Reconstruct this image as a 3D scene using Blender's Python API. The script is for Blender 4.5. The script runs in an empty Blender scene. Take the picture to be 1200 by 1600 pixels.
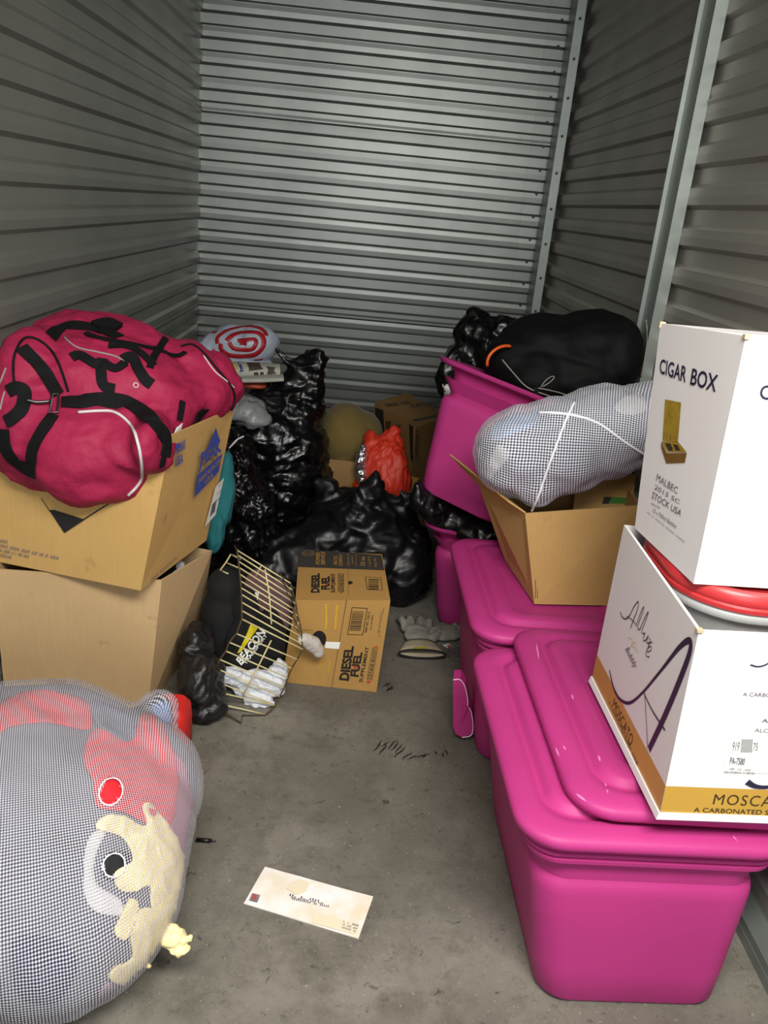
import bpy, bmesh, math, random
from math import sin, cos, pi, radians
from mathutils import Vector, Matrix, noise, geometry
from mathutils.bvhtree import BVHTree

S = bpy.context.scene
C = S.collection
RND = random.Random(11)

# ---------------------------------------------------------------- camera
F_PX, PITCH, ROLL, YAW, CAM_H = 1288.5, radians(20.278), radians(5.593), radians(2.646), 1.33
f0 = Vector((sin(YAW), cos(YAW), 0)); r0 = Vector((cos(YAW), -sin(YAW), 0)); u0 = Vector((0, 0, 1))
CF = f0 * cos(PITCH) - u0 * sin(PITCH)
cu = u0 * cos(PITCH) + f0 * sin(PITCH)
CR = r0 * cos(ROLL) + cu * sin(ROLL)
CU = cu * cos(ROLL) - r0 * sin(ROLL)
CAM = Vector((0, 0, CAM_H))
cam_data = bpy.data.cameras.new('camera')
cam = bpy.data.objects.new('camera', cam_data); C.objects.link(cam)
m = Matrix((CR, CU, -CF)).transposed().to_4x4(); m.translation = CAM
cam.matrix_world = m
cam_data.sensor_fit = 'VERTICAL'; cam_data.sensor_height = 36.0; cam_data.sensor_width = 27.0
cam_data.lens = 36.0 * F_PX / 1600.0
cam_data.clip_start = 0.05; cam_data.clip_end = 60
S.camera = cam

# ---------------------------------------------------------------- world, lamps, exposure
S.view_settings.view_transform = 'Standard'; S.view_settings.look = 'None'
S.view_settings.gamma = 1.0; S.view_settings.use_curve_mapping = False
S.view_settings.exposure = 0.0
w = bpy.data.worlds.new('world'); S.world = w; w.use_nodes = True
w.node_tree.nodes['Background'].inputs[0].default_value = (0.80, 0.86, 1.0, 1)
w.node_tree.nodes['Background'].inputs[1].default_value = 0.09

def area(name, loc, target, sx, sy, power, col=(1, 1, 1)):
    l = bpy.data.lights.new(name, 'AREA'); l.shape = 'RECTANGLE'; l.size = sx; l.size_y = sy
    l.energy = power; l.color = col
    o = bpy.data.objects.new(name, l); C.objects.link(o); o.location = loc
    o.rotation_euler = (Vector(target) - Vector(loc)).to_track_quat('-Z', 'Y').to_euler()
    return o
area('hallway_lamp', (0.25, 0.05, 2.12), (0.15, 0.85, 0.0), 1.25, 0.40, 74, (1.0, 0.965, 0.90))
area('hallway_fill', (0.3, -2.2, 1.60), (0.0, 4.0, 1.1), 1.9, 1.6, 44, (0.90, 0.95, 1.0))  # broad added frontal light standing for the lit hallway behind the camera

# ---------------------------------------------------------------- measuring: a photo ray met at a depth, height or side
def ray(u, v): return (CF * F_PX + CR * (u - 600) - CU * (v - 800))
def at(u, v, Y): d = ray(u, v); return CAM + d * (Y / d.y)
def atz(u, v, z): d = ray(u, v); return CAM + d * ((z - CAM_H) / d.z)
def atx(u, v, x): d = ray(u, v); return CAM + d * (x / d.x)

# ---------------------------------------------------------------- materials
def srgb(h):
    h = h.lstrip('#'); out = []
    for i in (0, 2, 4):
        c = int(h[i:i + 2], 16) / 255
        out.append(c / 12.92 if c <= 0.04045 else ((c + 0.055) / 1.055) ** 2.4)
    return (*out, 1)

def mat(name, col, rough=0.6, metal=0.0, var=0.0, vscale=6.0, bump=0.0, bscale=60.0, col2=None,
        coat=0.0, sheen=0.0, stretch=(1, 1, 1), trans=0.0, alpha=1.0, spec=0.5, detail=4, bdist=0.002, subs=0.0):
    m = bpy.data.materials.new(name); m.use_nodes = True
    nt = m.node_tree; b = nt.nodes['Principled BSDF']; L = nt.links
    c = srgb(col) if isinstance(col, str) else col
    b.inputs['Base Color'].default_value = c
    b.inputs['Roughness'].default_value = rough; b.inputs['Metallic'].default_value = metal
    b.inputs['Specular IOR Level'].default_value = spec
    if coat: b.inputs['Coat Weight'].default_value = coat; b.inputs['Coat Roughness'].default_value = 0.12
    if sheen: b.inputs['Sheen Weight'].default_value = sheen; b.inputs['Sheen Roughness'].default_value = 0.5
    if trans: b.inputs['Transmission Weight'].default_value = trans
    if alpha < 1: b.inputs['Alpha'].default_value = alpha
    if subs: b.inputs['Subsurface Weight'].default_value = subs; b.inputs['Subsurface Radius'].default_value = (.02, .01, .01); b.inputs['Subsurface Scale'].default_value = 1
    tc = nt.nodes.new('ShaderNodeTexCoord'); mp = nt.nodes.new('ShaderNodeMapping')
    mp.inputs['Scale'].default_value = stretch
    L.new(tc.outputs['Object'], mp.inputs['Vector'])
    if var or col2:
        n = nt.nodes.new('ShaderNodeTexNoise'); n.inputs['Scale'].default_value = vscale; n.inputs['Detail'].default_value = detail
        L.new(mp.outputs[0], n.inputs['Vector'])
        mx = nt.nodes.new('ShaderNodeMix'); mx.data_type = 'RGBA'
        c2 = srgb(col2) if col2 else tuple(max(0, x * (1 - var)) for x in c[:3]) + (1,)
        mx.inputs['A'].default_value = c; mx.inputs['B'].default_value = c2
        rp = nt.nodes.new('ShaderNodeMapRange'); rp.inputs['From Min'].default_value = .35; rp.inputs['From Max'].default_value = .7
        L.new(n.outputs['Fac'], rp.inputs['Value']); L.new(rp.outputs[0], mx.inputs['Factor'])
        L.new(mx.outputs['Result'], b.inputs['Base Color'])
    if bump:
        n = nt.nodes.new('ShaderNodeTexNoise'); n.inputs['Scale'].default_value = bscale; n.inputs['Detail'].default_value = detail
        L.new(mp.outputs[0], n.inputs['Vector'])
        bp = nt.nodes.new('ShaderNodeBump'); bp.inputs['Strength'].default_value = bump; bp.inputs['Distance'].default_value = bdist
        L.new(n.outputs['Fac'], bp.inputs['Height']); L.new(bp.outputs[0], b.inputs['Normal'])
    return m

def plastic_film(name, col, rough=0.22, scale=9, strength=0.9, alpha=1.0, stretch=(1, 1, .6), trans=0.0, dist=.012):
    """thin crinkled film: facets between sharp creases at two sizes"""
    m = mat(name, col, rough, spec=0.5, alpha=alpha, trans=trans)
    nt = m.node_tree; L = nt.links; b = nt.nodes['Principled BSDF']
    tc = nt.nodes.new('ShaderNodeTexCoord'); mp = nt.nodes.new('ShaderNodeMapping'); mp.inputs['Scale'].default_value = stretch
    L.new(tc.outputs['Object'], mp.inputs['Vector'])
    w_ = nt.nodes.new('ShaderNodeTexNoise'); w_.inputs['Scale'].default_value = scale * .7; w_.inputs['Detail'].default_value = 2
    L.new(mp.outputs[0], w_.inputs['Vector'])
    wm = nt.nodes.new('ShaderNodeVectorMath'); wm.operation = 'MULTIPLY_ADD'; wm.inputs[1].default_value = (1.6 / scale,) * 3
    L.new(w_.outputs['Color'], wm.inputs[0]); L.new(mp.outputs[0], wm.inputs[2])
    prev = None
    for k, (sc, ds) in enumerate(((1.0, 1.0), (2.3, .30), (5.5, .07))):
        v = nt.nodes.new('ShaderNodeTexVoronoi'); v.feature = 'F1'; v.distance = 'EUCLIDEAN'; v.inputs['Scale'].default_value = scale * sc
        v.inputs['Detail'].default_value = 0
        L.new(wm.outputs[0], v.inputs['Vector'])
        r = nt.nodes.new('ShaderNodeTexNoise'); r.noise_type = 'RIDGED_MULTIFRACTAL'; r.inputs['Scale'].default_value = scale * sc * .8; r.inputs['Detail'].default_value = 1.0
        L.new(wm.outputs[0], r.inputs['Vector'])
        ad = nt.nodes.new('ShaderNodeMath'); ad.operation = 'MULTIPLY_ADD'; ad.inputs[1].default_value = .45
        L.new(r.outputs['Fac'], ad.inputs[0]); L.new(v.outputs['Distance'], ad.inputs[2])
        bp = nt.nodes.new('ShaderNodeBump'); bp.inputs['Strength'].default_value = strength; bp.inputs['Distance'].default_value = dist * ds
        L.new(ad.outputs[0], bp.inputs['Height'])
        if prev: L.new(prev.outputs[0], bp.inputs['Normal'])
        prev = bp
    L.new(prev.outputs[0], b.inputs['Normal'])
    return m

def net_fabric(name, col, pitch, hole=0.42, warp=0.0):
    """woven net: threads with real open holes between them, on the UV map (metres)"""
    m = bpy.data.materials.new(name); m.use_nodes = True
    nt = m.node_tree; L = nt.links; b = nt.nodes['Principled BSDF']
    b.inputs['Base Color'].default_value = srgb(col); b.inputs['Roughness'].default_value = .75
    b.inputs['Sheen Weight'].default_value = .15
    uv = nt.nodes.new('ShaderNodeUVMap'); uv.uv_map = 'net'
    sp = nt.nodes.new('ShaderNodeSeparateXYZ'); L.new(uv.outputs[0], sp.inputs[0])
    def sn(i):
        a = nt.nodes.new('ShaderNodeMath'); a.operation = 'MULTIPLY'; a.inputs[1].default_value = 2 * pi / pitch
        L.new(sp.outputs[i], a.inputs[0])
        s = nt.nodes.new('ShaderNodeMath'); s.operation = 'COSINE'; L.new(a.outputs[0], s.inputs[0]); return s
    s1, s2 = sn(0), sn(1)
    ad = nt.nodes.new('ShaderNodeMath'); ad.operation = 'ADD'; L.new(s1.outputs[0], ad.inputs[0]); L.new(s2.outputs[0], ad.inputs[1])
    th = nt.nodes.new('ShaderNodeMapRange'); th.inputs['From Min'].default_value = hole - .75; th.inputs['From Max'].default_value = hole + .75
    L.new(ad.outputs[0], th.inputs['Value'])
    tr = nt.nodes.new('ShaderNodeBsdfTransparent'); mx = nt.nodes.new('ShaderNodeMixShader')
    L.new(th.outputs[0], mx.inputs[0]); L.new(b.outputs[0], mx.inputs[1]); L.new(tr.outputs[0], mx.inputs[2])
    L.new(mx.outputs[0], nt.nodes['Material Output'].inputs['Surface'])
    return m

def cardboard(name, col, var=.16, scuff=.55, grain=.35):
    m = mat(name, col, .8, spec=.25)
    nt = m.node_tree; L = nt.links; b = nt.nodes['Principled BSDF']; c = srgb(col)
    tc = nt.nodes.new('ShaderNodeTexCoord')
    mp = nt.nodes.new('ShaderNodeMapping'); mp.inputs['Scale'].default_value = (40, 40, 2.2); L.new(tc.outputs['Object'], mp.inputs['Vector'])
    n = nt.nodes.new('ShaderNodeTexNoise'); n.inputs['Scale'].default_value = 4; n.inputs['Detail'].default_value = 3; L.new(mp.outputs[0], n.inputs['Vector'])
    n2 = nt.nodes.new('ShaderNodeTexNoise'); n2.inputs['Scale'].default_value = 5; n2.inputs['Detail'].default_value = 6; L.new(tc.outputs['Object'], n2.inputs['Vector'])
    n3 = nt.nodes.new('ShaderNodeTexNoise'); n3.inputs['Scale'].default_value = 16; n3.inputs['Detail'].default_value = 5; L.new(tc.outputs['Object'], n3.inputs['Vector'])
    def mixc(fac_out, lo, hi, a, bcol):
        r = nt.nodes.new('ShaderNodeMapRange'); r.inputs['From Min'].default_value = lo; r.inputs['From Max'].default_value = hi; L.new(fac_out, r.inputs['Value'])
        x = nt.nodes.new('ShaderNodeMix'); x.data_type = 'RGBA'; L.new(r.outputs[0], x.inputs['Factor'])
        if isinstance(a, tuple): x.inputs['A'].default_value = a
        else: L.new(a, x.inputs['A'])
        x.inputs['B'].default_value = bcol
        return x.outputs['Result']
    dk = lambda k: (c[0] * k, c[1] * k * .98, c[2] * k * .95, 1)
    o = mixc(n2.outputs['Fac'], .35, .75, c, dk(1 - var))
    o = mixc(n.outputs['Fac'], .3, 1.1, o, dk(1 - var))
    o = mixc(n3.outputs['Fac'], .66, .82, o, dk(scuff))       # scuffs
    L.new(o, b.inputs['Base Color'])
    bp = nt.nodes.new('ShaderNodeBump'); bp.inputs['Strength'].default_value = grain; bp.inputs['Distance'].default_value = .0015
    L.new(n.outputs['Fac'], bp.inputs['Height']); L.new(bp.outputs[0], b.inputs['Normal'])
    return m

# ---------------------------------------------------------------- object helpers
def tag(o, label=None, cat=None, group=None, kind=None):
    if label: o['label'] = label
    if cat: o['category'] = cat
    if group: o['group'] = group
    if kind: o['kind'] = kind
    return o

WORLD = {}
def obj(name, verts, faces, m, parent=None, smooth=False, uvs=None, origin=None, mats=None, fmi=None):
    """link one mesh object; verts are world coordinates, shifted to the parent's / own origin"""
    base = WORLD[parent.name] if parent else Vector((0, 0, 0))
    vs = [Vector(v) for v in verts]
    if parent is None or origin is not None:
        if origin is None:
            mn = [min(v[i] for v in vs) for i in range(3)]; mx = [max(v[i] for v in vs) for i in range(3)]
            origin = Vector(((mn[0] + mx[0]) / 2, (mn[1] + mx[1]) / 2, mn[2]))
        org = Vector(origin)
    else:
        org = base.copy()
    me = bpy.data.meshes.new(name)
    me.from_pydata([v - org for v in vs], [], faces)
    me.update()
    if mats:
        for x in mats: me.materials.append(x)
        if fmi: me.polygons.foreach_set('material_index', fmi)
    else: me.materials.append(m)
    if smooth: me.polygons.foreach_set('use_smooth', [True] * len(me.polygons))
    if uvs:
        l = me.uv_layers.new(name='net')
        for lp in me.loops: l.data[lp.index].uv = uvs[lp.vertex_index]
    o = bpy.data.objects.new(name, me); C.objects.link(o)
    o.location = org - base
    if parent: o.parent = parent
    WORLD[o.name] = org
    return o

def empty(name, loc):
    o = bpy.data.objects.new(name, None); C.objects.link(o); o.location = loc
    o.empty_display_size = .05; WORLD[o.name] = Vector(loc); return o

def shade_auto(o, ang=35):
    o.data.set_sharp_from_angle(angle=radians(ang)) if hasattr(o.data, 'set_sharp_from_angle') else None

def recalc(verts, faces):
    bm = bmesh.new(); vs = [bm.verts.new(v) for v in verts]
    for f in faces:
        try: bm.faces.new([vs[i] for i in f])
        except ValueError: pass
    bmesh.ops.recalc_face_normals(bm, faces=bm.faces)
    bm.verts.index_update()
    V = [v.co.copy() for v in bm.verts]; Fs = [[v.index for v in f.verts] for f in bm.faces]
    bm.free(); return V, Fs

class MB:
    """mesh collector: several solids in one mesh"""
    def __init__(s): s.v = []; s.f = []
    def add(s, v, f):
        k = len(s.v); s.v += [Vector(x) for x in v]; s.f += [[i + k for i in q] for q in f]; return s
    def hexa(s, b4, t4):
        s.add(list(b4) + list(t4), [(3, 2, 1, 0), (4, 5, 6, 7), (0, 1, 5, 4), (1, 2, 6, 5), (2, 3, 7, 6), (3, 0, 4, 7)]); return s
    def box(s, c, sz, R=None):
        R = R or Matrix.Identity(3); h = Vector(sz) / 2; c = Vector(c)
        P = lambda x, y, z: c + R @ Vector((x * h.x, y * h.y, z * h.z))
        return s.hexa([P(-1, -1, -1), P(1, -1, -1), P(1, 1, -1), P(-1, 1, -1)], [P(-1, -1, 1), P(1, -1, 1), P(1, 1, 1), P(-1, 1, 1)])
    def tube(s, pts, r, n=8, closed=False, cap=True):
        pts = [Vector(p) for p in pts]; N = len(pts); rr = r if isinstance(r, (list, tuple)) else [r] * N
        V = []; prev = None
        for i, p in enumerate(pts):
            a = pts[(i - 1) % N] if (i > 0 or closed) else pts[i]; b = pts[(i + 1) % N] if (i < N - 1 or closed) else pts[i]
            t = (b - a).normalized() if (b - a).length > 1e-9 else Vector((0, 0, 1))
            if prev is None: x = t.orthogonal().normalized()
            else:
                x = prev - t * prev.dot(t); x = x.normalized() if x.length > 1e-6 else t.orthogonal().normalized()
            prev = x; y = t.cross(x)
            V += [p + (x * cos(2 * pi * k / n) + y * sin(2 * pi * k / n)) * rr[i] for k in range(n)]
        Fs = []
        for i in range(N if closed else N - 1):
            j = (i + 1) % N
            Fs += [(i * n + k, i * n + (k + 1) % n, j * n + (k + 1) % n, j * n + k) for k in range(n)]
        if cap and not closed: Fs += [tuple(range(n))[::-1], tuple((N - 1) * n + k for k in range(n))]
        return s.add(V, Fs)
    def build(s, name, m, parent=None, smooth=False, **k): return obj(name, s.v, s.f, m, parent, smooth, **k)

def loft(rings, cap0=True, cap1=True, closed=True):
    n = len(rings[0]); V = [Vector(p) for r in rings for p in r]; Fs = []
    for i in range(len(rings) - 1):
        for k in range(n if closed else n - 1):
            q = (k + 1) % n
            Fs.append((i * n + k, i * n + q, (i + 1) * n + q, (i + 1) * n + k))
    if cap0: Fs.append(tuple(range(n))[::-1])
    if cap1: Fs.append(tuple((len(rings) - 1) * n + k for k in range(n)))
    return V, Fs

def rrect(w, d, r, z, n=7, cx=0, cy=0):
    pts = []
    for (sx, sy, a0) in ((1, 1, 0), (-1, 1, 90), (-1, -1, 180), (1, -1, 270)):
        for k in range(n + 1):
            a = radians(a0 + 90 * k / n)
            pts.append(Vector((cx + sx * (w / 2 - r) + r * cos(a), cy + sy * (d / 2 - r) + r * sin(a), z)))
    return pts

def catmull(P, n=8, closed=False):
    P = [Vector(p) for p in P]; out = []; N = len(P)
    for i in range(N if closed else N - 1):
        g = lambda k: P[k % N] if closed else P[max(0, min(N - 1, k))]
        a, b, c, d = g(i - 1), g(i), g(i + 1), g(i + 2)
        for k in range(n):
            t = k / n
            out.append(.5 * ((2 * b) + (c - a) * t + (2 * a - 5 * b + 4 * c - d) * t * t + (3 * b - a - 3 * c + d) * t ** 3))
    if not closed: out.append(P[-1])
    return out

# noise
def ridge(p, oct=3):
    v = 0; a = 1; t = 0
    for i in range(oct):
        v += a * (1 - abs(noise.noise(p)) * 2.2); t += a; a *= .5; p = p * 2.03 + Vector((7.1, 3.3, 5.7))
    return v / t
def fbm(p, oct=3):
    v = 0; a = 1; t = 0
    for i in range(oct):
        v += a * noise.noise(p); t += a; a *= .5; p = p * 2.1 + Vector((3.1, 9.3, 1.7))
    return v / t

def blob(ells, voxel=.012, smooth=6, disp=None, floor=None, post=None, clip=None):
    """union of ellipsoids / cones melted into one skin; ells: (center, radii, rot_euler_deg) or ('c', p0, p1, r0, r1)"""
    bm = bmesh.new()
    for e in ells:
        if e[0] == 'c':
            p0, p1, ra, rb = Vector(e[1]), Vector(e[2]), e[3], e[4]
            n = max(2, int((p1 - p0).length / (max(min(ra, rb), .01) * .5)))
            for i in range(n + 1):
                t = i / n
                bmesh.ops.create_icosphere(bm, subdivisions=2, radius=1, matrix=Matrix.Translation(p0.lerp(p1, t)) @ Matrix.Scale(ra + (rb - ra) * t, 4))
        else:
            c, r = e[0], e[1]; R = Matrix.Identity(4)
            if len(e) > 2:
                from mathutils import Euler
                R = Euler([radians(a) for a in e[2]]).to_matrix().to_4x4()
            bmesh.ops.create_icosphere(bm, subdivisions=4, radius=1, matrix=Matrix.Translation(Vector(c)) @ R @ Matrix.Diagonal((*r, 1)))
    me = bpy.data.meshes.new('tmp'); bm.to_mesh(me); bm.free()
    o = bpy.data.objects.new('tmp', me); C.objects.link(o)
    r = o.modifiers.new('r', 'REMESH'); r.mode = 'VOXEL'; r.voxel_size = voxel
    s = o.modifiers.new('s', 'SMOOTH'); s.factor = .5; s.iterations = smooth
    dg = bpy.context.evaluated_depsgraph_get(); dg.update()
    ev = o.evaluated_get(dg); m2 = bpy.data.meshes.new_from_object(ev)
    V = [v.co.copy() for v in m2.vertices]; N = [v.normal.copy() for v in m2.vertices]; Fs = [tuple(p.vertices) for p in m2.polygons]
    bpy.data.objects.remove(o); bpy.data.meshes.remove(me); bpy.data.meshes.remove(m2)
    if disp: V = [v + n * disp(v, n) for v, n in zip(V, N)]
    if post: V = [Vector(post(v)) for v in V]
    if floor is not None:
        for v in V:
            if v.z < floor: v.z = floor
    if clip:
        for v in V:
            for (co, no) in clip:
                d = (v - Vector(co)).dot(Vector(no))
                if d < 0: v -= Vector(no) * d
    return V, Fs

def bvh(V, Fs): return BVHTree.FromPolygons(V, Fs)

def hit(b, u, v, lastd=None):
    d = ray(u, v).normalized(); h = b.ray_cast(CAM, d)
    if h[0] is None:                       # a hair outside the outline: take the nearest skin point
        best = None; t = 1.0
        while t < 5:
            q = b.find_nearest(CAM + d * t)
            if q[0] is not None and (best is None or q[3] < best[3]): best = q; bt = t
            t += max(.01, q[3] * .5)
        if best is None or best[3] > .05: return None
        n = best[1]; return CAM + d * bt, n, bt
    n = h[1] if h[1].dot(d) < 0 else -h[1]
    return h[0], n, h[3]

def lay(b, px, n=6, closed=False):
    """photo outline -> points lying on a surface (p, normal)"""
    P = [Vector((a[0], a[1], 0)) for a in px]
    P = catmull(P, n, closed) if n > 1 else P
    out = []
    for p in P:
        h = hit(b, p.x, p.y)
        if h: out.append((h[0], h[1]))
        elif out:
            q = CAM + ray(p.x, p.y).normalized() * (out[-1][0] - CAM).length
            out.append((q, out[-1][1]))
    return out

def strap(b, px, w, th=.003, lift=.002, n=8, sm=4):
    """flat webbing lying on a surface"""
    P = lay(b, px, n); pts = [p for p, _ in P]; nor = [q for _, q in P]
    for _ in range(sm):
        pts = [pts[0]] + [(pts[i - 1] + pts[i] * 2 + pts[i + 1]) / 4 for i in range(1, len(pts) - 1)] + [pts[-1]]
        nor = [nor[0]] + [(nor[i - 1] + nor[i] * 2 + nor[i + 1]).normalized() for i in range(1, len(nor) - 1)] + [nor[-1]]
    rings = []; ww = w if callable(w) else (lambda t: w)
    for i, (p, q) in enumerate(zip(pts, nor)):
        t = (pts[min(i + 1, len(pts) - 1)] - pts[max(i - 1, 0)]).normalized(); s = t.cross(q).normalized() * ww(i / (len(pts) - 1)) / 2
        a = p + q * lift; c = p + q * (lift + th)
        rings.append([a - s, a + s, c + s * .96, c - s * .96])
    return loft(rings)

def cord(b, px, r, lift=None, n=8, sides=6):
    P = lay(b, px, n); pts = [p + q * (r * .6 if lift is None else lift) for p, q in P]
    for _ in range(2): pts = [pts[0]] + [(pts[i - 1] + pts[i] * 2 + pts[i + 1]) / 4 for i in range(1, len(pts) - 1)] + [pts[-1]]
    q = MB().tube(pts, r, sides); return q.v, q.f

def patch(b, px, th=.002, lift=.001, grid=5.0, n=4, disp=None, curve=True, holes=None):
    """a sheet with thickness lying on a surface inside a photo outline"""
    loop = [Vector((a[0], a[1], 0)) for a in px]
    if curve: loop = catmull(loop, n, True)
    L2 = [Vector((p.x, p.y)) for p in loop]
    xs = [p.x for p in L2]; ys = [p.y for p in L2]
    def inside(x, y):
        c = False; j = len(L2) - 1
        for i in range(len(L2)):
            a, q = L2[i], L2[j]
            if (a.y > y) != (q.y > y) and x < (q.x - a.x) * (y - a.y) / (q.y - a.y) + a.x: c = not c
            j = i
        return c
    pts = list(L2); E = [(i, (i + 1) % len(L2)) for i in range(len(L2))]
    y = min(ys) + grid / 2; row = 0
    while y < max(ys):
        x = min(xs) + grid / 2 + (row % 2) * grid / 2
        while x < max(xs):
            if inside(x, y) and min((Vector((x, y)) - p).length for p in L2) > grid * .45: pts.append(Vector((x, y)))
            x += grid
        y += grid; row += 1
    vs, es, fs, *_ = geometry.delaunay_2d_cdt(pts, E, [], 0, 1e-5)
    fs = [f for f in fs if inside(sum(vs[i].x for i in f) / len(f), sum(vs[i].y for i in f) / len(f))]
    fr = []; last = None
    for p in vs:
        h = b.ray_cast(CAM, ray(p.x, p.y).normalized())
        fr.append((h[0], h[1] if h[1].dot(ray(p.x, p.y)) < 0 else -h[1]) if h[0] is not None else None)
    known = [(i, f) for i, f in enumerate(fr) if f]
    if not known: return [], []
    miss = {i for i, f in enumerate(fr) if f is None}
    for i, f in enumerate(fr):
        if f is None:
            k, g = min(known, key=lambda q: (vs[q[0]] - vs[i]).length)
            q = CAM + ray(vs[i].x, vs[i].y).normalized() * (g[0] - CAM).length; fr[i] = (q, g[1])
    top = []; bot = []
    for (p, q) in fr:
        d = disp(p, q) if disp else 0
        top.append(p + q * (lift + th + d)); bot.append(p + q * lift)
    N = len(vs); V = top + bot; Fs = []
    ec = {}
    for f in fs:
        f = tuple(i for i in f if i < N)
        if len(f) < 3 or any(i in miss for i in f): continue
        Fs.append(f); Fs.append(tuple(i + N for i in f[::-1]))
        for i in range(len(f)):
            e = (f[i], f[(i + 1) % len(f)]); ec[e] = 1
    for (a, c) in ec:
        if (c, a) not in ec: Fs.append((c, a, a + N, c + N))
    return recalc(V, Fs)

# writing -------------------------------------------------------------
_tc = {}
def glyphs(s, bold=0.0, shear=0.0, spacing=1.0, font=None):
    k = (s, bold, shear, spacing)
    if k in _tc: return _tc[k]
    cu_ = bpy.data.curves.new('t', 'FONT'); cu_.body = s; cu_.size = 1; cu_.offset = bold; cu_.shear = shear; cu_.space_character = spacing
    cu_.resolution_u = 3; cu_.align_x = 'LEFT'; cu_.space_line = .95
    o = bpy.data.objects.new('t', cu_); C.objects.link(o)
    dg = bpy.context.evaluated_depsgraph_get(); dg.update()
    me = bpy.data.meshes.new_from_object(o.evaluated_get(dg))
    V = [(v.co.x, v.co.y) for v in me.vertices]; Fs = [tuple(p.vertices) for p in me.polygons]
    bpy.data.objects.remove(o); bpy.data.meshes.remove(me); bpy.data.curves.remove(cu_)
    x0 = min(v[0] for v in V); x1 = max(v[0] for v in V); y0 = min(v[1] for v in V); y1 = max(v[1] for v in V)
    V = [((x - x0) / (x1 - x0), (y - y0) / (y1 - y0)) for x, y in V]
    _tc[k] = (V, Fs, (x1 - x0) / (y1 - y0)); return _tc[k]

class Face:
    """a flat face for printing: p(s,t) with s across, t up (0..1), pushed out by d"""
    def __init__(s, bl, br, tl, tr=None, out=None):
        s.a, s.b, s.c = Vector(bl), Vector(br), Vector(tl); s.d = Vector(tr) if tr is not None else s.b + s.c - s.a
        s.n = (s.b - s.a).cross(s.c - s.a).normalized()
        if out is not None and s.n.dot(Vector(out)) < 0: s.n = -s.n
        s.W = (s.b - s.a).length; s.H = (s.c - s.a).length
    def p(s, x, y, d=.0012):
        return s.a * (1 - x) * (1 - y) + s.b * x * (1 - y) + s.c * (1 - x) * y + s.d * x * y + s.n * d
def put_text(mb, fc, st, s0, t0, s1, t1, rot=0, bold=0.0, shear=0.0, spacing=1.0, d=.0012):
    """text filling the rectangle (s0,t0)-(s1,t1) of a face; rot 90 = reads upward, -90 = downward"""
    V, Fs, _ = glyphs(st, bold, shear, spacing)
    out = []
    for x, y in V:
        if rot == 90: x, y = 1 - y, x
        elif rot == -90: x, y = y, 1 - x
        elif rot == 180: x, y = 1 - x, 1 - y
        out.append(fc.p(s0 + (s1 - s0) * x, t0 + (t1 - t0) * y, d))
    mb.add(out, Fs)
def put_rect(mb, fc, s0, t0, s1, t1, d=.001): mb.add([fc.p(s0, t0, d), fc.p(s1, t0, d), fc.p(s1, t1, d), fc.p(s0, t1, d)], [(0, 1, 2, 3)])
def put_poly(mb, fc, pts, d=.001): mb.add([fc.p(x, y, d) for x, y in pts], [tuple(range(len(pts)))])
def put_frame(mb, fc, s0, t0, s1, t1, w, d=.001):
    ws, wt = w / fc.W, w / fc.H
    for r in ((s0, t0, s1, t0 + wt), (s0, t1 - wt, s1, t1), (s0, t0, s0 + ws, t1), (s1 - ws, t0, s1, t1)): put_rect(mb, fc, *r, d=d)
def put_bars(mb, fc, s0, t0, s1, t1, n=22, horiz=False, d=.0012, seed=3):
    R = random.Random(seed); x = 0; xs = []
    while x < 1:
        wd = R.choice([.5, 1, 1.5, 2.2]) / n / 2; xs.append((x, min(1, x + wd))); x += wd + R.choice([.5, .8, 1.4]) / n / 2
    for a, c in xs:
        if horiz: put_rect(mb, fc, s0, t0 + (t1 - t0) * a, s1, t0 + (t1 - t0) * c, d)
        else: put_rect(mb, fc, s0 + (s1 - s0) * a, t0, s0 + (s1 - s0) * c, t1, d)
def put_stroke(mb, fc, pts, w, d=.0012, n=8):
    """pen stroke through (s,t) points; w width in metres (float or list per point)"""
    P = catmull([Vector((a * fc.W, c * fc.H, 0)) for a, c in pts], n)
    ws = w if isinstance(w, (list, tuple)) else [w] * len(pts); V = []; N = len(P)
    for i, p in enumerate(P):
        t = (P[min(i + 1, N - 1)] - P[max(0, i - 1)]).normalized(); q = Vector((-t.y, t.x, 0))
        k = i / (N - 1) * (len(ws) - 1); j = min(int(k), len(ws) - 2) if len(ws) > 1 else 0
        ww = ws[j] + (ws[j + 1] - ws[j]) * (k - j)
        for sg in (-1, 1):
            r = p + q * sg * ww / 2; V.append(fc.p(r.x / fc.W, r.y / fc.H, d))
    mb.add(V, [(2 * i, 2 * i + 1, 2 * i + 3, 2 * i + 2) for i in range(N - 1)])

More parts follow.
